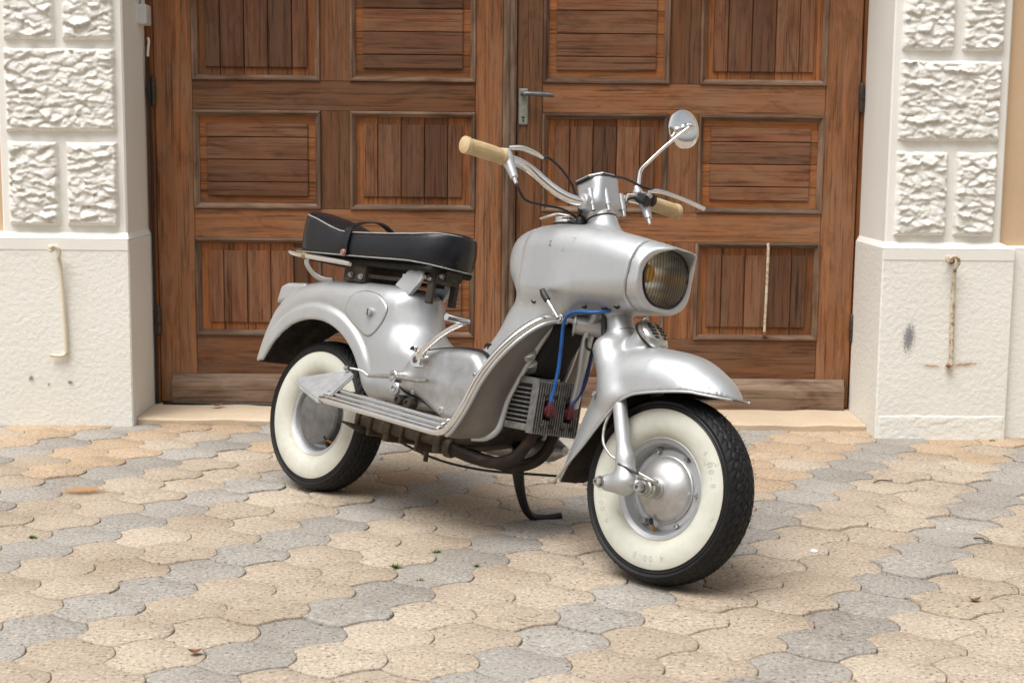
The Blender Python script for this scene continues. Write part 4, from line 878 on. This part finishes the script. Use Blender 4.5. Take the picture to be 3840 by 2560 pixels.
# ---- footboards, leg shields and chrome rail, both sides
def side_set(sg):
    q = lambda pts: [(x, -s*sg, z) for x, s, z in pts]
    rail = [(.205, .205, .287), (.45, .206, .274), (.640, .206, .263), (.690, .206, .262), (.722, .206, .272), (.745, .205, .300), (.772, .202, .350), (.797, .196, .415), (.828, .184, .475), (.862, .162, .530), (.893, .128, .575), (.915, .090, .598), (.935, .045, .602), (.952, .012, .594)]
    inner = [(.742, .125, .262), (.776, .110, .268), (.800, .096, .292), (.806, .090, .330), (.812, .088, .372), (.832, .084, .425), (.856, .080, .480), (.878, .070, .535), (.898, .055, .583)]
    rc = catmull(rail, 8); rail_up = catmull(rail[4:12], 10); inn = catmull(inner, 10)
    sh = catmull([(.700, .200, .256)]+rail[4:12], 10); n = 60
    rs = lambda P, k: np.stack([np.interp(np.linspace(0, 1, k), np.linspace(0, 1, len(P)), P[:, c]) for c in range(3)], 1)
    A, Bb = rs(sh, n), rs(inn, n); V = []; F = []; m = 9
    for i in range(n):
        for j in range(m):
            t = j/(m-1); p = A[i]*(1-t)+Bb[i]*t; bul = math.sin(math.pi*t)*.010; V.append(np.array([p[0]+bul, -p[1]*sg, p[2]-bul*.5]))
    k0 = len(V); V += [v+np.array([-.004, 0, .002]) for v in V]
    for o in (0, k0):
        for i in range(n-1):
            for j in range(m-1):
                a = o+i*m+j; F.append((a, a+1, a+m+1, a+m) if (o == 0) == (sg > 0) else (a, a+m, a+m+1, a+1))
    ls = mk('leg_shield', V, F, 'taupe', SC, True)
    mk('rolled_edge', *sweep_data(q(inn), .0095, 10), 'silver', ls)
    mk('chrome_rail', *sweep_data(q(rc), .0088, 12), 'chrome', ls); mk('rubber_bead', *sweep_data(q(rc[26:-24]-np.array([.0085, .006, -.007])), .0036, 8), 'black', ls)
    back = rc[30:-10]; mk('rear_edge', *sweep_data(q(back+np.array([.008, -.006, -.009])), .0062, 8), 'silver', ls)
    # footboard plate, treads, bracket
    V = q([(.19, .150, .321), (.70, .150, .293), (.70, .206, .259), (.19, .206, .284)]); V += [(a, b, c-.006) for a, b, c in V]
    fb = mk('footboard', V, [(0, 1, 2, 3), (7, 6, 5, 4), (0, 4, 5, 1), (1, 5, 6, 2), (2, 6, 7, 3), (3, 7, 4, 0)], 'silver', SC, False)
    for s0, zz, w_ in ((.160, .0325, .0075), (.1765, .0215, .0075), (.192, .0105, .0072)):
        t = catmull([(.205, s0, .2865+zz), (.45, s0, .273+zz), (.645, s0, .2625+zz), (.690, s0+.003, .262+zz)], 6); mk('tread_strip', *sweep_data(q(t), w_, 10, True, .8), 'chrome', fb)
    lathe('strip_end', [(.004, -.012), (.011, -.010), (.013, 0), (.009, .010), (.003, .013)], 'steel', fb, (.690, -.172*sg, .272), (1, 0, 0), 12)
    for x in (.215, .285, .415): lathe('fixing_dot', [(.007, -.002), (.007, .004), (.004, .005)], 'black', fb, (x, -.149*sg, .322-(x-.19)*.054), (0, 0, 1), 12)
    # cast bracket carrying the rear end of the board
    P = [(.016, .148, 0), (.022, .158, 0), (.070, .176, 0), (.205, .212, 0), (.234, .206, 0), (.234, .118, 0), (.196, .106, 0), (.150, .116, 0)]
    An = np.array([(.02, .165, 1), (.205, .205, 1), (.205, .115, 1)]); co = np.linalg.solve(An, np.array([.318, .289, .372])); P = [(x, y_, co[0]*x+co[1]*y_+co[2]) for x, y_, _ in P]
    V = q(P)+[(a, b, c-.013) for a, b, c in q(P)]; m2 = len(P); F = [tuple(range(m2)), tuple(range(2*m2-1, m2-1, -1))]+[(k, m2+k, m2+(k+1) % m2, (k+1) % m2) for k in range(m2)]
    bk = mk('board_bracket', V, F, 'fingrey', SC, False)
    bm = bmesh.new(); bm.from_mesh(bk.data); bmesh.ops.recalc_face_normals(bm, faces=bm.faces); bmesh.ops.bevel(bm, geom=bm.edges[:], offset=.004, segments=2, affect='EDGES'); bm.to_mesh(bk.data); bm.free()
    for x, z in ((.196, .382), (.204, .358)): bolt('bracket_screw', (x, -.120*sg, z), (-.1, -sg, .2), .0055, .008, 'dullsteel', bk)
    return ls
side_set(1); side_set(-1)

# ---- horizontal twin cylinders
def cyl_block():
    core = boxb('cylinder_block', .70, .896, -.080, .080, .306, .430, 'finback', SC, .004)
    for sg in (1, -1):
        for k in range(9):
            z = .314+k*.0142; s0 = .083
            boxb('side_fin', .792-.012*(k > 5), .878, (-s0-.012)*1 if sg > 0 else .076, -.076 if sg > 0 else s0+.012, z, z+.0046, 'fins', core, .0008) if False else None
    # coordinates are relative to the block origin
    ox, oy, oz = core.location
    def bb(n, a, b, c, d, e, f, m, bev=.0008): return boxb(n, a-ox, b-ox, c-oy, d-oy, e-oz, f-oz, m, core, bev)
    for sg in (1, -1):
        for k in range(8):
            z = .3275+k*.0118; y0, y1 = sorted((-sg*.076, -sg*.0885)); bb('side_fin', .800, .900, y0, y1, z, z+.0042, 'fins')
        y0, y1 = sorted((-sg*.076, -sg*.0880)); bb('side_block', .812, .899, y0, y1, .304, .322, 'fins', .002); bb('side_block', .840, .899, y0, y1, .424, .441, 'fins', .002)
    for k in range(20):
        y = -.087+k*.00915; top = .438; bot = .300
        if abs(abs(y)-.040) < .017:
            bb('head_fin', .890, .913, y-.0022, y+.0022, .388, top, 'fins'); bb('head_fin', .890, .913, y-.0022, y+.0022, bot, .338, 'fins')
        else: bb('head_fin', .890, .913, y-.0022, y+.0022, bot, top, 'fins')
    for k in range(6): bb('top_fin', .806+k*.0135, .8105+k*.0135, -.086, .086, .428, .4425, 'fins')
    for y in (-.040, .040):
        for z in (.322, .402):
            for yy in (-.017, .017): bolt('head_nut', (.908-ox, y+yy-oy, z-oz), (1, 0, 0), .006, .013, 'grime', core)
    for i, y in enumerate((-.040, .040)):
        c = lathe('spark_plug_cap', [(.010, -.012), (.0145, -.006), (.0165, 0), (.0165, .006), (.0145, .009), (.0165, .012), (.0155, .020), (.010, .026)], 'redcap', core, (.912-ox, y-oy, .362-oz), (1, 0, 0), 18)
        tube('cap_elbow', [(.924-ox, y-oy-.008, .352-oz), (.928-ox, y-oy-.010, .368-oz), (.927-ox, y-oy-.011, .386-oz)], [.0095, .0105, .0085], 'redcap', core, 12, 4)
    return core
CYL = cyl_block()
# crankcase and dark works behind the shields
def f_case(X, Y, Z):
    d2 = poly_sd(np.array([(.30, .225), (.60, .215), (.74, .25), (.80, .31), (.80, .43), (.74, .46), (.30, .40)]), X[:, 0, :], Z[:, 0, :])[:, None, :]; return rext(d2, np.abs(Y), X*0+.085, .02)
sdf_obj('crankcase', f_case, (.28, -.10, .20), (.82, .10, .48), .006, 'grime', SC)
def f_air(X, Y, Z):
    d2 = poly_sd(np.array([(.78, .44), (.86, .445), (.93, .58), (.90, .61), (.82, .53), (.74, .47)]), X[:, 0, :], Z[:, 0, :])[:, None, :]; return rext(d2, np.abs(Y+.0), X*0+.062, .02)
AIR = sdf_obj('carburettor_box', f_air, (.72, -.08, .42), (.96, .08, .63), .005, 'void', SC)
lathe('carburettor', [(.020, 0), (.026, .006), (.026, .03), (.018, .034), (.018, .05), (.024, .052), (.024, .066), (.012, .07)], 'dullsteel', AIR, S(.835, .05, .462), (.3, -.6, .6), 20)
DT = tube('down_tube', Sp([(1.000, 0, .640), (.972, 0, .56), (.945, -.03, .47), (.92, -.05, .38)]), [.022, .018, .016, .016], 'silver', SC, 14, 6, .6)
SHL = tube('frame_sleeve', Sp([(.945, .028, .592), (.975, .0, .592), (1.005, -.02, .592)]), .024, 'silver', SC, 20, 0); lathe('sleeve_flange', [(.020, 0), (.030, .001), (.030, .006), (.020, .008)], 'silver', SHL, S(.948, .026, .592), (-.75, -.66, 0), 24)
# exhaust
EX = tube('exhaust_pipe', Sp([(.876, .040, .305), (.862, .042, .268), (.825, .046, .226), (.770, .055, .205), (.700, .066, .207), (.636, .078, .218)]), [.015, .0155, .016, .0165, .017, .018], 'rustpipe', SC, 16, 8)
tube('exhaust_pipe', Sp([(.876, -.040, .305), (.866, -.036, .262), (.842, -.020, .224), (.795, .004, .203), (.735, .026, .203), (.66, .05, .212)]), [.015, .0155, .016, .0165, .0165, .0165], 'rustpipe', SC, 16, 8)
MF = boxb('silencer_box', .255, .615, -.108, .03, .220, .262, 'brownmetal', SC, .008)
ox, oy, oz = MF.location
for x, w_, h_ in ((.262, .016, .062), (.318, .014, .070), (.388, .024, .078), (.455, .012, .072), (.520, .014, .088), (.590, .026, .076)): boxb('silencer_rib', x-ox, x+w_-ox, -.117-oy, .034-oy, .262-h_*.78-oz, .264-oz, 'brownmetal', MF, .003)
lathe('pipe_collar', [(.024, 0), (.027, .004), (.027, .02), (.023, .026)], 'brownmetal', MF, S(.612-ox, .08+oy, .220-oz), (1, 0, 0), 20)
tube('collar_bolt', Sp([(.526-ox, .07+oy, .206-oz), (.528-ox, .07+oy, .168-oz)]), .0065, 'brownmetal', MF, 8, 0)
V_, F_ = sweep_data(Sp([(.205, .118, .232), (.30, .112, .220)]), [.004, .022], 12, True, .5); mk('spring_plate', V_, F_, 'grime', SC)
boxb('rear_swingarm', -.01, .32, .074, .088, .205, .238, 'brownmetal', SC, .006)
lathe('silencer', [(.012, 0), (.034, .05), (.040, .12), (.040, .30), (.030, .36), (.012, .38)], 'dullsteel', SC, S(.86, -.115, .262), (-1, .10, -.05), 24)
# side stand with a curled foot
ST = tube('side_stand', Sp([(.770, -.03, .255), (.754, -.05, .224), (.736, -.08, .181), (.715, -.12, .138), (.698, -.16, .100), (.690, -.192, .072), (.692, -.220, .057), (.706, -.245, .0565), (.724, -.266, .063), (.740, -.284, .073)]), [.0195, .0185, .0165, .0145, .0125, .0112, .0108, .0108, .0105, .0090], 'black', SC, 12, 6)
bolt('stand_pivot', S(.775, -.03, .236), (0, -1, 0), .012, .014, 'grime', ST)
tube('rear_brake_cable', Sp([(.30, -.02, .20), (.45, -.05, .170), (.62, -.07, .168), (.85, -.06, .192), (1.0, -.06, .208)]), .0034, 'black', SC, 8, 8)
# plug leads and loose wiring
tube('plug_lead', Sp([(1.075, .050, .636), (1.045, .078, .625), (1.00, .085, .622), (.965, .080, .612), (.945, .070, .585), (.940, .060, .53), (.936, .052, .47), (.930, .050, .42), (.927, .051, .384)]), .0048, 'blue', SC, 12, 8)
tube('plug_lead', Sp([(1.02, -.02, .625), (.985, -.025, .58), (.965, -.035, .52), (.955, -.042, .46), (.940, -.045, .42), (.928, -.029, .384)]), .0046, 'navy', SC, 12, 8)
tube('wire_loop', Sp([(1.045, .02, .625), (1.045, .02, .56), (1.02, .02, .535), (.985, .015, .54), (.975, .01, .58)]), .0036, 'black', SC, 8, 8)
tube('wire_bundle', Sp([(1.04, .03, .63), (1.048, .03, .585), (1.062, .032, .55), (1.075, .034, .52)]), .0085, 'black', SC, 8, 6)

# ---- seat
seat_half = [(-.172, 0), (-.165, .055), (-.128, .090), (-.05, .100), (.08, .104), (.22, .106), (.34, .104), (.415, .090), (.455, .062), (.472, .031), (.476, 0)]
seat_plan = catmull(seat_half+[(x, -y) for x, y in seat_half[-2:0:-1]], 4, True)
st_top = lambda X: np.interp(X, [-.18, -.14, -.08, -.02, .04, .09, .18, .28, .37, .44, .50], [.826, .824, .812, .795, .780, .777, .779, .782, .787, .796, .797]); st_bot = lambda X: np.interp(X, [-.18, .0, .18, .36, .43, .50], [.705, .704, .704, .706, .702, .694])
def f_seat(X, Y, Z):
    d2 = poly_sd(seat_plan, X[:, :, 0], Y[:, :, 0])[:, :, None]
    tp = st_top(X)+.018*np.clip(1-(np.abs(Y)/.11)**2, 0, 1)*(.45+.55*sstep(.10, -.05, X)); b = st_bot(X); r = .013
    a = d2+r-.006*np.sin(np.clip((Z-b)/(tp-b), 0, 1)*math.pi); dz = np.maximum(Z-tp, b-Z)+r; return np.sqrt(np.maximum(a, 0)**2+np.maximum(dz, 0)**2)+np.minimum(np.maximum(a, dz), 0)-r
SEAT = sdf_obj('seat', f_seat, (-.20, -.13, .67), (.51, .13, .88), .0048, 'leather', SC)
sm = lambda A: np.stack([np.interp(np.linspace(0, 1, 200), np.linspace(0, 1, len(A)), A[:, c]) for c in range(A.shape[1])], 1)
pl_ = np.vstack([seat_plan, seat_plan[:1]])
mk('top_piping', *sweep_data([(x*.995, y*.985, float(st_top(np.array(x)))-.0005) for x, y in pl_], .0022, 8, False), 'piping', SEAT); mk('bottom_piping', *sweep_data([(x, y, float(st_bot(np.array(x)))+.004) for x, y in pl_*1.004], .0019, 8, False), 'piping', SEAT)
mk('nose_seam', *sweep_data(catmull(Sp([(.462, .050, .704), (.468, .046, .74), (.469, .040, .788)]), 6), .0016, 6), 'piping', SEAT); mk('nose_seam', *sweep_data(catmull(Sp([(.456, .060, .704), (.462, .056, .74), (.463, .050, .788)]), 6), .0012, 6), 'piping', SEAT)
stp = catmull(Sp([(.092, .110, .708), (.093, .116, .738), (.094, .113, .768), (.092, .104, .790), (.088, .070, .808), (.082, .025, .820), (.074, -.025, .824), (.066, -.070, .812), (.06, -.104, .790), (.06, -.112, .75), (.06, -.110, .708)]), 6)
Vs = []; Fs = []
T_ = np.gradient(stp, axis=0); T_ /= np.linalg.norm(T_, axis=1)[:, None]; side_ = np.array([1., 0, 0]); nn_ = np.cross(T_, side_); nn_ /= np.linalg.norm(nn_, axis=1)[:, None]
for i in range(len(stp)):
    for a, b in ((-1, -1), (1, -1), (1, 1), (-1, 1)): Vs.append(stp[i]+side_*a*.0135+nn_[i]*b*.0022)
Fs = [(4*i+k, 4*i+(k+1) % 4, 4*i+4+(k+1) % 4, 4*i+4+k) for i in range(len(stp)-1) for k in range(4)]+[(3, 2, 1, 0), tuple(4*(len(stp)-1)+k for k in range(4))]
STRAP = mk('passenger_strap', Vs, Fs, 'leather', SEAT, True, 40); bolt('strap_rivet', S(.092, .1155, .714), (0, -1, 0), .0085, .006, 'rivet', SEAT, False)
# seat underframe, brackets, grab rail
UF = boxb('seat_pan', -.12, .44, -.085, .085, .686, .706, 'void', SC, .006)
ox, oy, oz = UF.location
def ub(n, a, b, c, d, e, f, m, bev=.003): return boxb(n, a-ox, b-ox, c-oy, d-oy, e-oz, f-oz, m, UF, bev)
ub('spring_box', .06, .155, -.075, .075, .636, .690, 'grime'); ub('cross_bar', .15, .36, -.060, -.052, .652, .664, 'grime', .002); ub('cross_bar', .15, .36, .052, .060, .652, .664, 'grime', .002)
ub('nose_plate', .37, .43, -.045, .045, .660, .690, 'brownmetal'); ub('nose_hook', .41, .455, -.03, .03, .670, .700, 'grime')
for x, s, z in ((.10, .078, .655), (.145, .078, .652), (.395, .05, .672), (.415, .05, .668), (.44, .034, .680)): bolt('frame_bolt', S(x-ox, s+oy, z-oz), (0, -1, 0), .006, .010, 'dullsteel', UF)
for sg in (1, -1):
    P = [(.288, .640), (.338, .700), (.388, .700), (.392, .668), (.380, .645), (.348, .606), (.332, .620)]
    V = [(x, -sg*(.062+.010*(z < .65)), z) for x, z in P]+[(x, -sg*(.052+.006*(z < .65)), z) for x, z in P]; m2 = len(P)
    F = [tuple(range(m2)), tuple(range(2*m2-1, m2-1, -1))]+[(k, m2+k, m2+(k+1) % m2, (k+1) % m2) for k in range(m2)]
    pb = mk('seat_lug', V, F, 'silver', SC, False); bm = bmesh.new(); bm.from_mesh(pb.data); bmesh.ops.recalc_face_normals(bm, faces=bm.faces); bmesh.ops.bevel(bm, geom=bm.edges[:], offset=.0025, segments=2, affect='EDGES'); bm.to_mesh(pb.data); bm.free()
    for x in (.348, .378): bolt('lug_bolt', (x, -sg*.062, .688), (0, -sg, 0), .0068, .008, 'dullsteel', pb)
    boxb('spring_strut', .40, .425, -sg*.045-.008, -sg*.045+.008, .60, .69, 'grime', SC, .003)
GR = tube('grab_rail', Sp([(.122, .105, .685), (0, .108, .691), (-.12, .108, .697), (-.175, .098, .703), (-.208, .075, .711), (-.222, .035, .717), (-.224, 0, .718), (-.222, -.035, .717), (-.208, -.075, .711), (-.175, -.098, .703), (-.12, -.108, .697), (0, -.108, .691), (.122, -.105, .685)]), .0085, 'chrome', SC, 14, 8)
for sg in (1, -1):
    V_, F_ = sweep_data(catmull([(-.085, -sg*.106, .690), (-.085, -sg*.100, .670), (-.072, -sg*.080, .645), (-.045, -sg*.062, .632), (-.01, -sg*.050, .632)], 6), .012, 10, True, .30, (0, 1, .3)); mk('rail_stay', V_, F_, 'silver', GR)
    lathe('rail_clip', [(.0088, -.008), (.011, -.007), (.011, .007), (.0088, .008)], plain('brass_clip', (.35, .26, .12), .4, .8, .2, 60), GR, (-.092, -sg*.108, .6955), (1, 0, -.05), 16, False, False)

# ---- steering head, handlebar, controls (turned a little to the right)
ax0 = np.array([.965, 0, .845]); axd = np.array([-.4063, 0, .9137])
COLL = lathe('steering_collar', [(.034, -.012), (.0385, -.010), (.0395, 0), (.0395, .016), (.043, .020), (.043, .028), (.036, .032)], 'cast', SC, ax0+axd*.030, axd, 36); lathe('rubber_ring', [(.036, 0), (.0408, .0005), (.0408, .0045), (.036, .005)], 'black', COLL, ax0+axd*.024, axd, 36, False, False)
STEER = .13
cz_, sz_ = math.cos(STEER), math.sin(STEER)
def hb(u, s, v):                                   # handlebar frame: u forward of the axis, s right, v up along the axis from the clamp centre
    k = min(1.0, max(0.0, (abs(s)-.06)/.12)); u -= .022*k; v += .085*s*k; s += .014*k
    a = np.array([math.cos(.418), 0, math.sin(.418)]); y = np.array([0, -1., 0]); fwd = a*cz_+y*sz_; rgt = y*cz_-a*sz_; c = ax0+axd*.068
    return c+fwd*u+rgt*s+axd*v
hc_ = ax0+axd*.068; ea = (hb(1, 0, 0)-hc_); er = (hb(0, 1, 0)-hc_)
def f_head(X, Y, Z):
    q = [X-hc_[0], Y-hc_[1], Z-hc_[2]]; u = q[0]*ea[0]+q[1]*ea[1]+q[2]*ea[2]; s = q[0]*er[0]+q[1]*er[1]+q[2]*er[2]; v = q[0]*axd[0]+q[1]*axd[1]+q[2]*axd[2]
    # waisted block flaring to a chamfered top
    k = np.clip((v+.02)/.085, 0, 1); hw_ = .040+.006*k; hl = .036+.012*k
    a = np.abs(s)-hw_; b = np.abs(u-.004-.004*k)-hl; c2 = (np.abs(s)+np.abs(u-.004))*.7071-.056; bx_ = smax(smax(a, b, .014), c2, .010); top = v-.068+.35*(np.abs(s)*.35)+.10*u; d = smax(smax(bx_, top, .004), -v-.022, .012)
    cl = smax(np.sqrt((u-.010)**2+(v+.004)**2)-.0215, np.abs(s)-.072, .004); d = smin(d, cl, .022)
    return smin(d, smax(np.sqrt(u*u+s*s)-.036, np.abs(v+.028)-.012, .004), .012)
HEAD = sdf_obj('steering_head', f_head, (hc_[0]-.09, -.11, hc_[2]-.08), (hc_[0]+.10, .11, hc_[2]+.11), .0034, 'silver', SC)
tp = [(-.045, -.030), (-.030, -.046), (.022, -.047), (.050, -.022), (.050, .022), (.022, .047), (-.030, .046), (-.045, .030)]
def top_plate(v0, v1, k, m, name):
    V = [hb(u*k+.006, s*k, v-.10*u-.12*abs(s)) for v in (v0, v1) for u, s in tp]; n = 8; F = [tuple(range(n)), tuple(range(2*n-1, n-1, -1))]+[(j, n+j, n+(j+1) % n, (j+1) % n) for j in range(n)]
    o = mk(name, V, F, m, HEAD, False); bm = bmesh.new(); bm.from_mesh(o.data); bmesh.ops.recalc_face_normals(bm, faces=bm.faces); bm.to_mesh(o.data); bm.free(); return o
top_plate(.0655, .0705, 1.0, 'black', 'dash_gasket'); top_plate(.0707, .0745, .96, 'silver', 'dash_cap')
for u, s, L in ((.026, .050, .050), (.042, .010, .055), (.030, -.055, .055)):
    b = tube('clamp_bolt', [hb(u, s, .026), hb(u, s, -.004), hb(u, s, -.018)], [.0085, .0085, .008], 'silver', HEAD, 12, 0); tube('clamp_stud', [hb(u, s, -.017), hb(u, s, -.034)], .0055, 'chrome', HEAD, 10, 0)
barR = [(.010, .0, -.004), (.010, .045, -.004), (.004, .075, -.002), (-.006, .105, .014), (-.018, .135, .046), (-.024, .162, .074), (-.024, .195, .086), (-.024, .24, .088), (-.024, .35, .090)]
HBAR = mk('handlebar', *sweep_data(catmull([hb(u, -s, v) for u, s, v in barR[::-1]][:-1]+[hb(*p) for p in barR], 8), .0132, 14), 'chrome', SC, True, 50)
def grip(sg):
    prof = [(.0125, .250), (.0175, .251), (.0180, .256), (.0158, .260), (.0165, .266)]
    g0, g1 = .250, .372; n = 46; V = []; seg = 36
    for i in range(n):
        t = i/(n-1); s = g0+(g1-g0)*t
        base = .0188+.0014*math.sin(t*math.pi); end = 0
        if t < .05: base = .0218
        if t > .90: base = .0215
        for k in range(seg):
            a = 2*math.pi*k/seg; kn = .0009*(math.sin(6*a+t*50)*math.sin(6*a-t*50)) if .2 < t < .86 else 0
            r = base+kn; p = hb(-.024, sg*s, .089); e1 = axd; e2 = ea; V.append(p+e1*r*math.cos(a)+e2*r*math.sin(a))
    c0, c1 = hb(-.024, sg*(g1+.003), .089), None
    F = [(i*seg+k, i*seg+(k+1) % seg, (i+1)*seg+(k+1) % seg, (i+1)*seg+k) for i in range(n-1) for k in range(seg)]
    b = len(V)
    for k in range(seg): V.append(hb(-.024, sg*(g1+.003), .089)+(axd*math.cos(2*math.pi*k/seg)+ea*math.sin(2*math.pi*k/seg))*.0135)
    F += [((n-1)*seg+k, (n-1)*seg+(k+1) % seg, b+(k+1) % seg, b+k) for k in range(seg)]; F.append(tuple(b+k for k in range(seg)))
    return mk('hand_grip', V, F, 'ivory', HBAR, True, 50)
grip(1); grip(-1)
for sg in (1, -1):
    PR = tube('lever_perch', [hb(-.024, sg*.238, .108), hb(-.022, sg*.238, .085), hb(-.016, sg*.236, .055), hb(-.012, sg*.234, .030)], [.0145, .0175, .0125, .0100], 'silver', HBAR, 14, 5)
    tube('cable_adjuster', [hb(-.012, sg*.234, .031), hb(-.010, sg*.233, .014)], [.006, .0045], 'chrome', HBAR, 10, 0)
    if sg > 0:
        tube('twist_lever', [hb(-.012, .236, .112), hb(.004, .205, .112), hb(.010, .170, .104), hb(.006, .150, .100)], [.006, .0075, .007, .004], 'chrome', HBAR, 10, 5)
    else:
        tube('clutch_lever', [hb(.010, -.232, .100), hb(.020, -.262, .104), hb(.030, -.300, .098), hb(.036, -.35, .090), hb(.040, -.410, .080)], [.007, .0065, .006, .006, .0065], 'chrome', HBAR, 12, 6)
        box('switch_block', (.034, .034, .030), hb(-.004, -.222, .082), 'black', HBAR, .006, (0, .2, 0), 2); tube('switch_ring', [hb(-.006, -.246, .086), hb(-.006, -.258, .086)], .017, 'grime', HBAR, 14, 0); tube('switch_terminal', [hb(.018, -.216, .084), hb(.028, -.214, .074)], .006, 'steel', HBAR, 8, 0)
# cables at the bars
tube('clutch_cable', [hb(-.010, .233, .016)]+Sp([(.845, .212, .908), (.841, .172, .883), (.852, .12, .881), (.877, .07, .881), (.896, .03, .866), (.906, .026, .852)]), .0034, 'black', SC, 8, 8)
tube('throttle_cable', [hb(.006, .150, .100)]+Sp([(.867, .138, .999), (.884, .10, .976), (.902, .068, .938), (.908, .04, .888), (.910, .03, .860)]), .0034, 'black', SC, 8, 8)
tube('brake_cable', [hb(-.02, .045, -.012), (.908, -.038, .868), (.912, -.03, .845)], .0042, 'black', SC, 8, 4); tube('front_cable', [hb(.03, -.03, .074), hb(.02, -.11, .094), hb(.014, -.20, .106), hb(.016, -.24, .104)], .0034, 'black', SC, 8, 6)
lathe('cable_boot', [(.010, -.012), (.016, -.006), (.017, .004), (.013, .016), (.008, .024)], 'black', SC, (.914, -.030, .848), (-.2, 0, 1), 14)
# ---- mirror
mc = np.array(S(.909, -.340, 1.188)); mn = np.array([.93, -.20, .10]); mn = mn/np.linalg.norm(mn)
MIR = lathe('mirror', [(.0525, -.006), (.0545, -.003), (.0540, .001), (.050, .0040), (.040, .0065), (.022, .0085), (.004, .0090)], 'chrome', SC, mc, mn, 56)
tube('mirror_stem', Sp([(.866, -.236, .985), (.861, -.238, 1.03), (.862, -.240, 1.052), (.874, -.248, 1.072), (.906, -.275, 1.126), (.954, -.310, 1.190)]), [.0060, .0056, .0052, .0050, .0048, .0048], 'chrome', MIR, 12, 6)
bj = np.array(S(.955, -.310, 1.191)); lathe('ball_joint', [(.014, 0), (.0155, .004), (.010, .012), (.0088, .022), (.0085, .030), (.0105, .034), (.011, .044), (.008, .050), (.003, .052)], 'chrome', MIR, mc+(bj-mc)*.12, bj-mc, 20)
lathe('stem_nut', [(.011, -.010), (.014, -.006), (.014, .002), (.010, .006), (.009, .014), (.006, .016)], 'silver', MIR, S(.865, -.236, .990), axd, 16)

# ================================================================== small things on the paving
def tuft(x, y, n, r, label):
    V, F = [], []
    for k in range(n):
        a = RNG.uniform(0, 6.28); L = RNG.uniform(.4, 1)*r; b = np.array([RNG.normal(0, r*.35), RNG.normal(0, r*.25), -.004]); t = b+np.array([math.cos(a)*L, math.sin(a)*L, RNG.uniform(.2, .9)*L+.004]); w_ = np.array([-math.sin(a), math.cos(a), 0])*r*.12; m_ = (b+t)/2+np.array([0, 0, r*.2]); o = len(V)
        V += [b-w_*.6, b+w_*.6, m_+w_, m_-w_, t]; F += [(o, o+1, o+2, o+3), (o+3, o+2, o+4)]
    t = mk('weed_tuft', V, F, 'moss', None, False, None, (x, y, 0)); return tag(t, label, 'weed', 'weeds in the paving joints')
def gx(px, py):                                    # ground point for a place noted in the 2352 px wide picture
    f = 3267.0; v = fw+rt*((px-1176)/f)-up*((py-784)/f); p = Vector((0, 0, CAM_H))+v*(-CAM_H/v.z); return p.x, p.y
tuft(*gx(909, 1303), 46, .016, 'small green weed tuft in the joint left of a grey paver, below the engine'); tuft(*gx(1003, 1268), 34, .013, 'tiny green weed above the larger tuft, in the joint by a grey paver'); tuft(*gx(1095, 1300), 26, .011, 'tiny reddish-green weed at the right tip of a grey paver'); tuft(*gx(965, 1333), 30, .010, 'flat moss line along the lower edge of a grey paver'); tuft(*gx(75, 1234), 34, .013, 'green moss in the joint at the far left of the paving'); tuft(*gx(2278, 1013), 30, .014, 'small weed at the foot of the right plinth')
def dryleaf(x, y, L, wv, rz, label, m='leaf'):
    V, F = [], []; n = 9
    for i in range(n):
        t = i/(n-1); w_ = wv*math.sin(math.pi*min(max(t, .03), .97))**.8
        for j in (-1, 0, 1): V.append((L*(t-.5), j*w_, .002+.010*(t-.5)**2*4+.35*w_*(abs(j))))
    F = [(3*i+j, 3*i+3+j, 3*i+4+j, 3*i+1+j) for i in range(n-1) for j in (0, 1)]; F += [tuple(reversed(f)) for f in []]
    return tag(mk('dry_leaf', V, F, m, None, True, None, (x, y, .002), (0, 0, rz)), label, 'leaf')
x_, y_ = gx(500, 953); dryleaf(x_, y_, .055, .014, .4, 'brown curled leaf lying on the stone step at the left').location.z = .034
dryleaf(*gx(448, 1503), .030, .011, .2, 'dark reddish leaf scrap on a grey paver at the lower left')
dryleaf(*gx(2238, 1383), .03, .009, .1, 'small rust-brown leaf scrap at the lower right')
def twig(px, py, L, rz, label):
    x, y = gx(px, py); V, F = sweep_data(catmull([(-L/2, 0, .003), (-L*.1, .006, .006), (L*.3, -.003, .005), (L/2, .009, .003)], 5), [.0022, .002, .0012], 6); return tag(mk('twig', V, F, 'twig', None, True, None, (x, y, .001), (0, 0, rz)), label, 'twig')
twig(2030, 1108, .075, .35, 'thin dark twig on a grey paver right of the front wheel'); twig(2255, 1243, .05, -.9, 'small curved twig near the right edge of the paving'); twig(700, 1001, .03, .2, 'short twig on the paving in front of the step')
x_, y_ = gx(1870, 1268); V, F = lathe_data([(.004, 0), (.011, .002), (.010, .005), (.003, .006)], (0, 0, .001), (0, 0, 1), 9, True, True); tag(mk('plaster_chip', V, F, 'white', None, False, None, (x_, y_, 0)), 'tiny white plaster chip right of the front tyre', 'chip')
x_, y_ = gx(190, 1130); st_ = stain('rust_patch', 'orange-brown rust stain on the pavers at the left', x_, 0, y_, .10, .062, (.40, .20, .075), 6, 0, .47); st_.location = (x_, y_, .0085); st_.rotation_euler = (R_(-90), 0, .1)
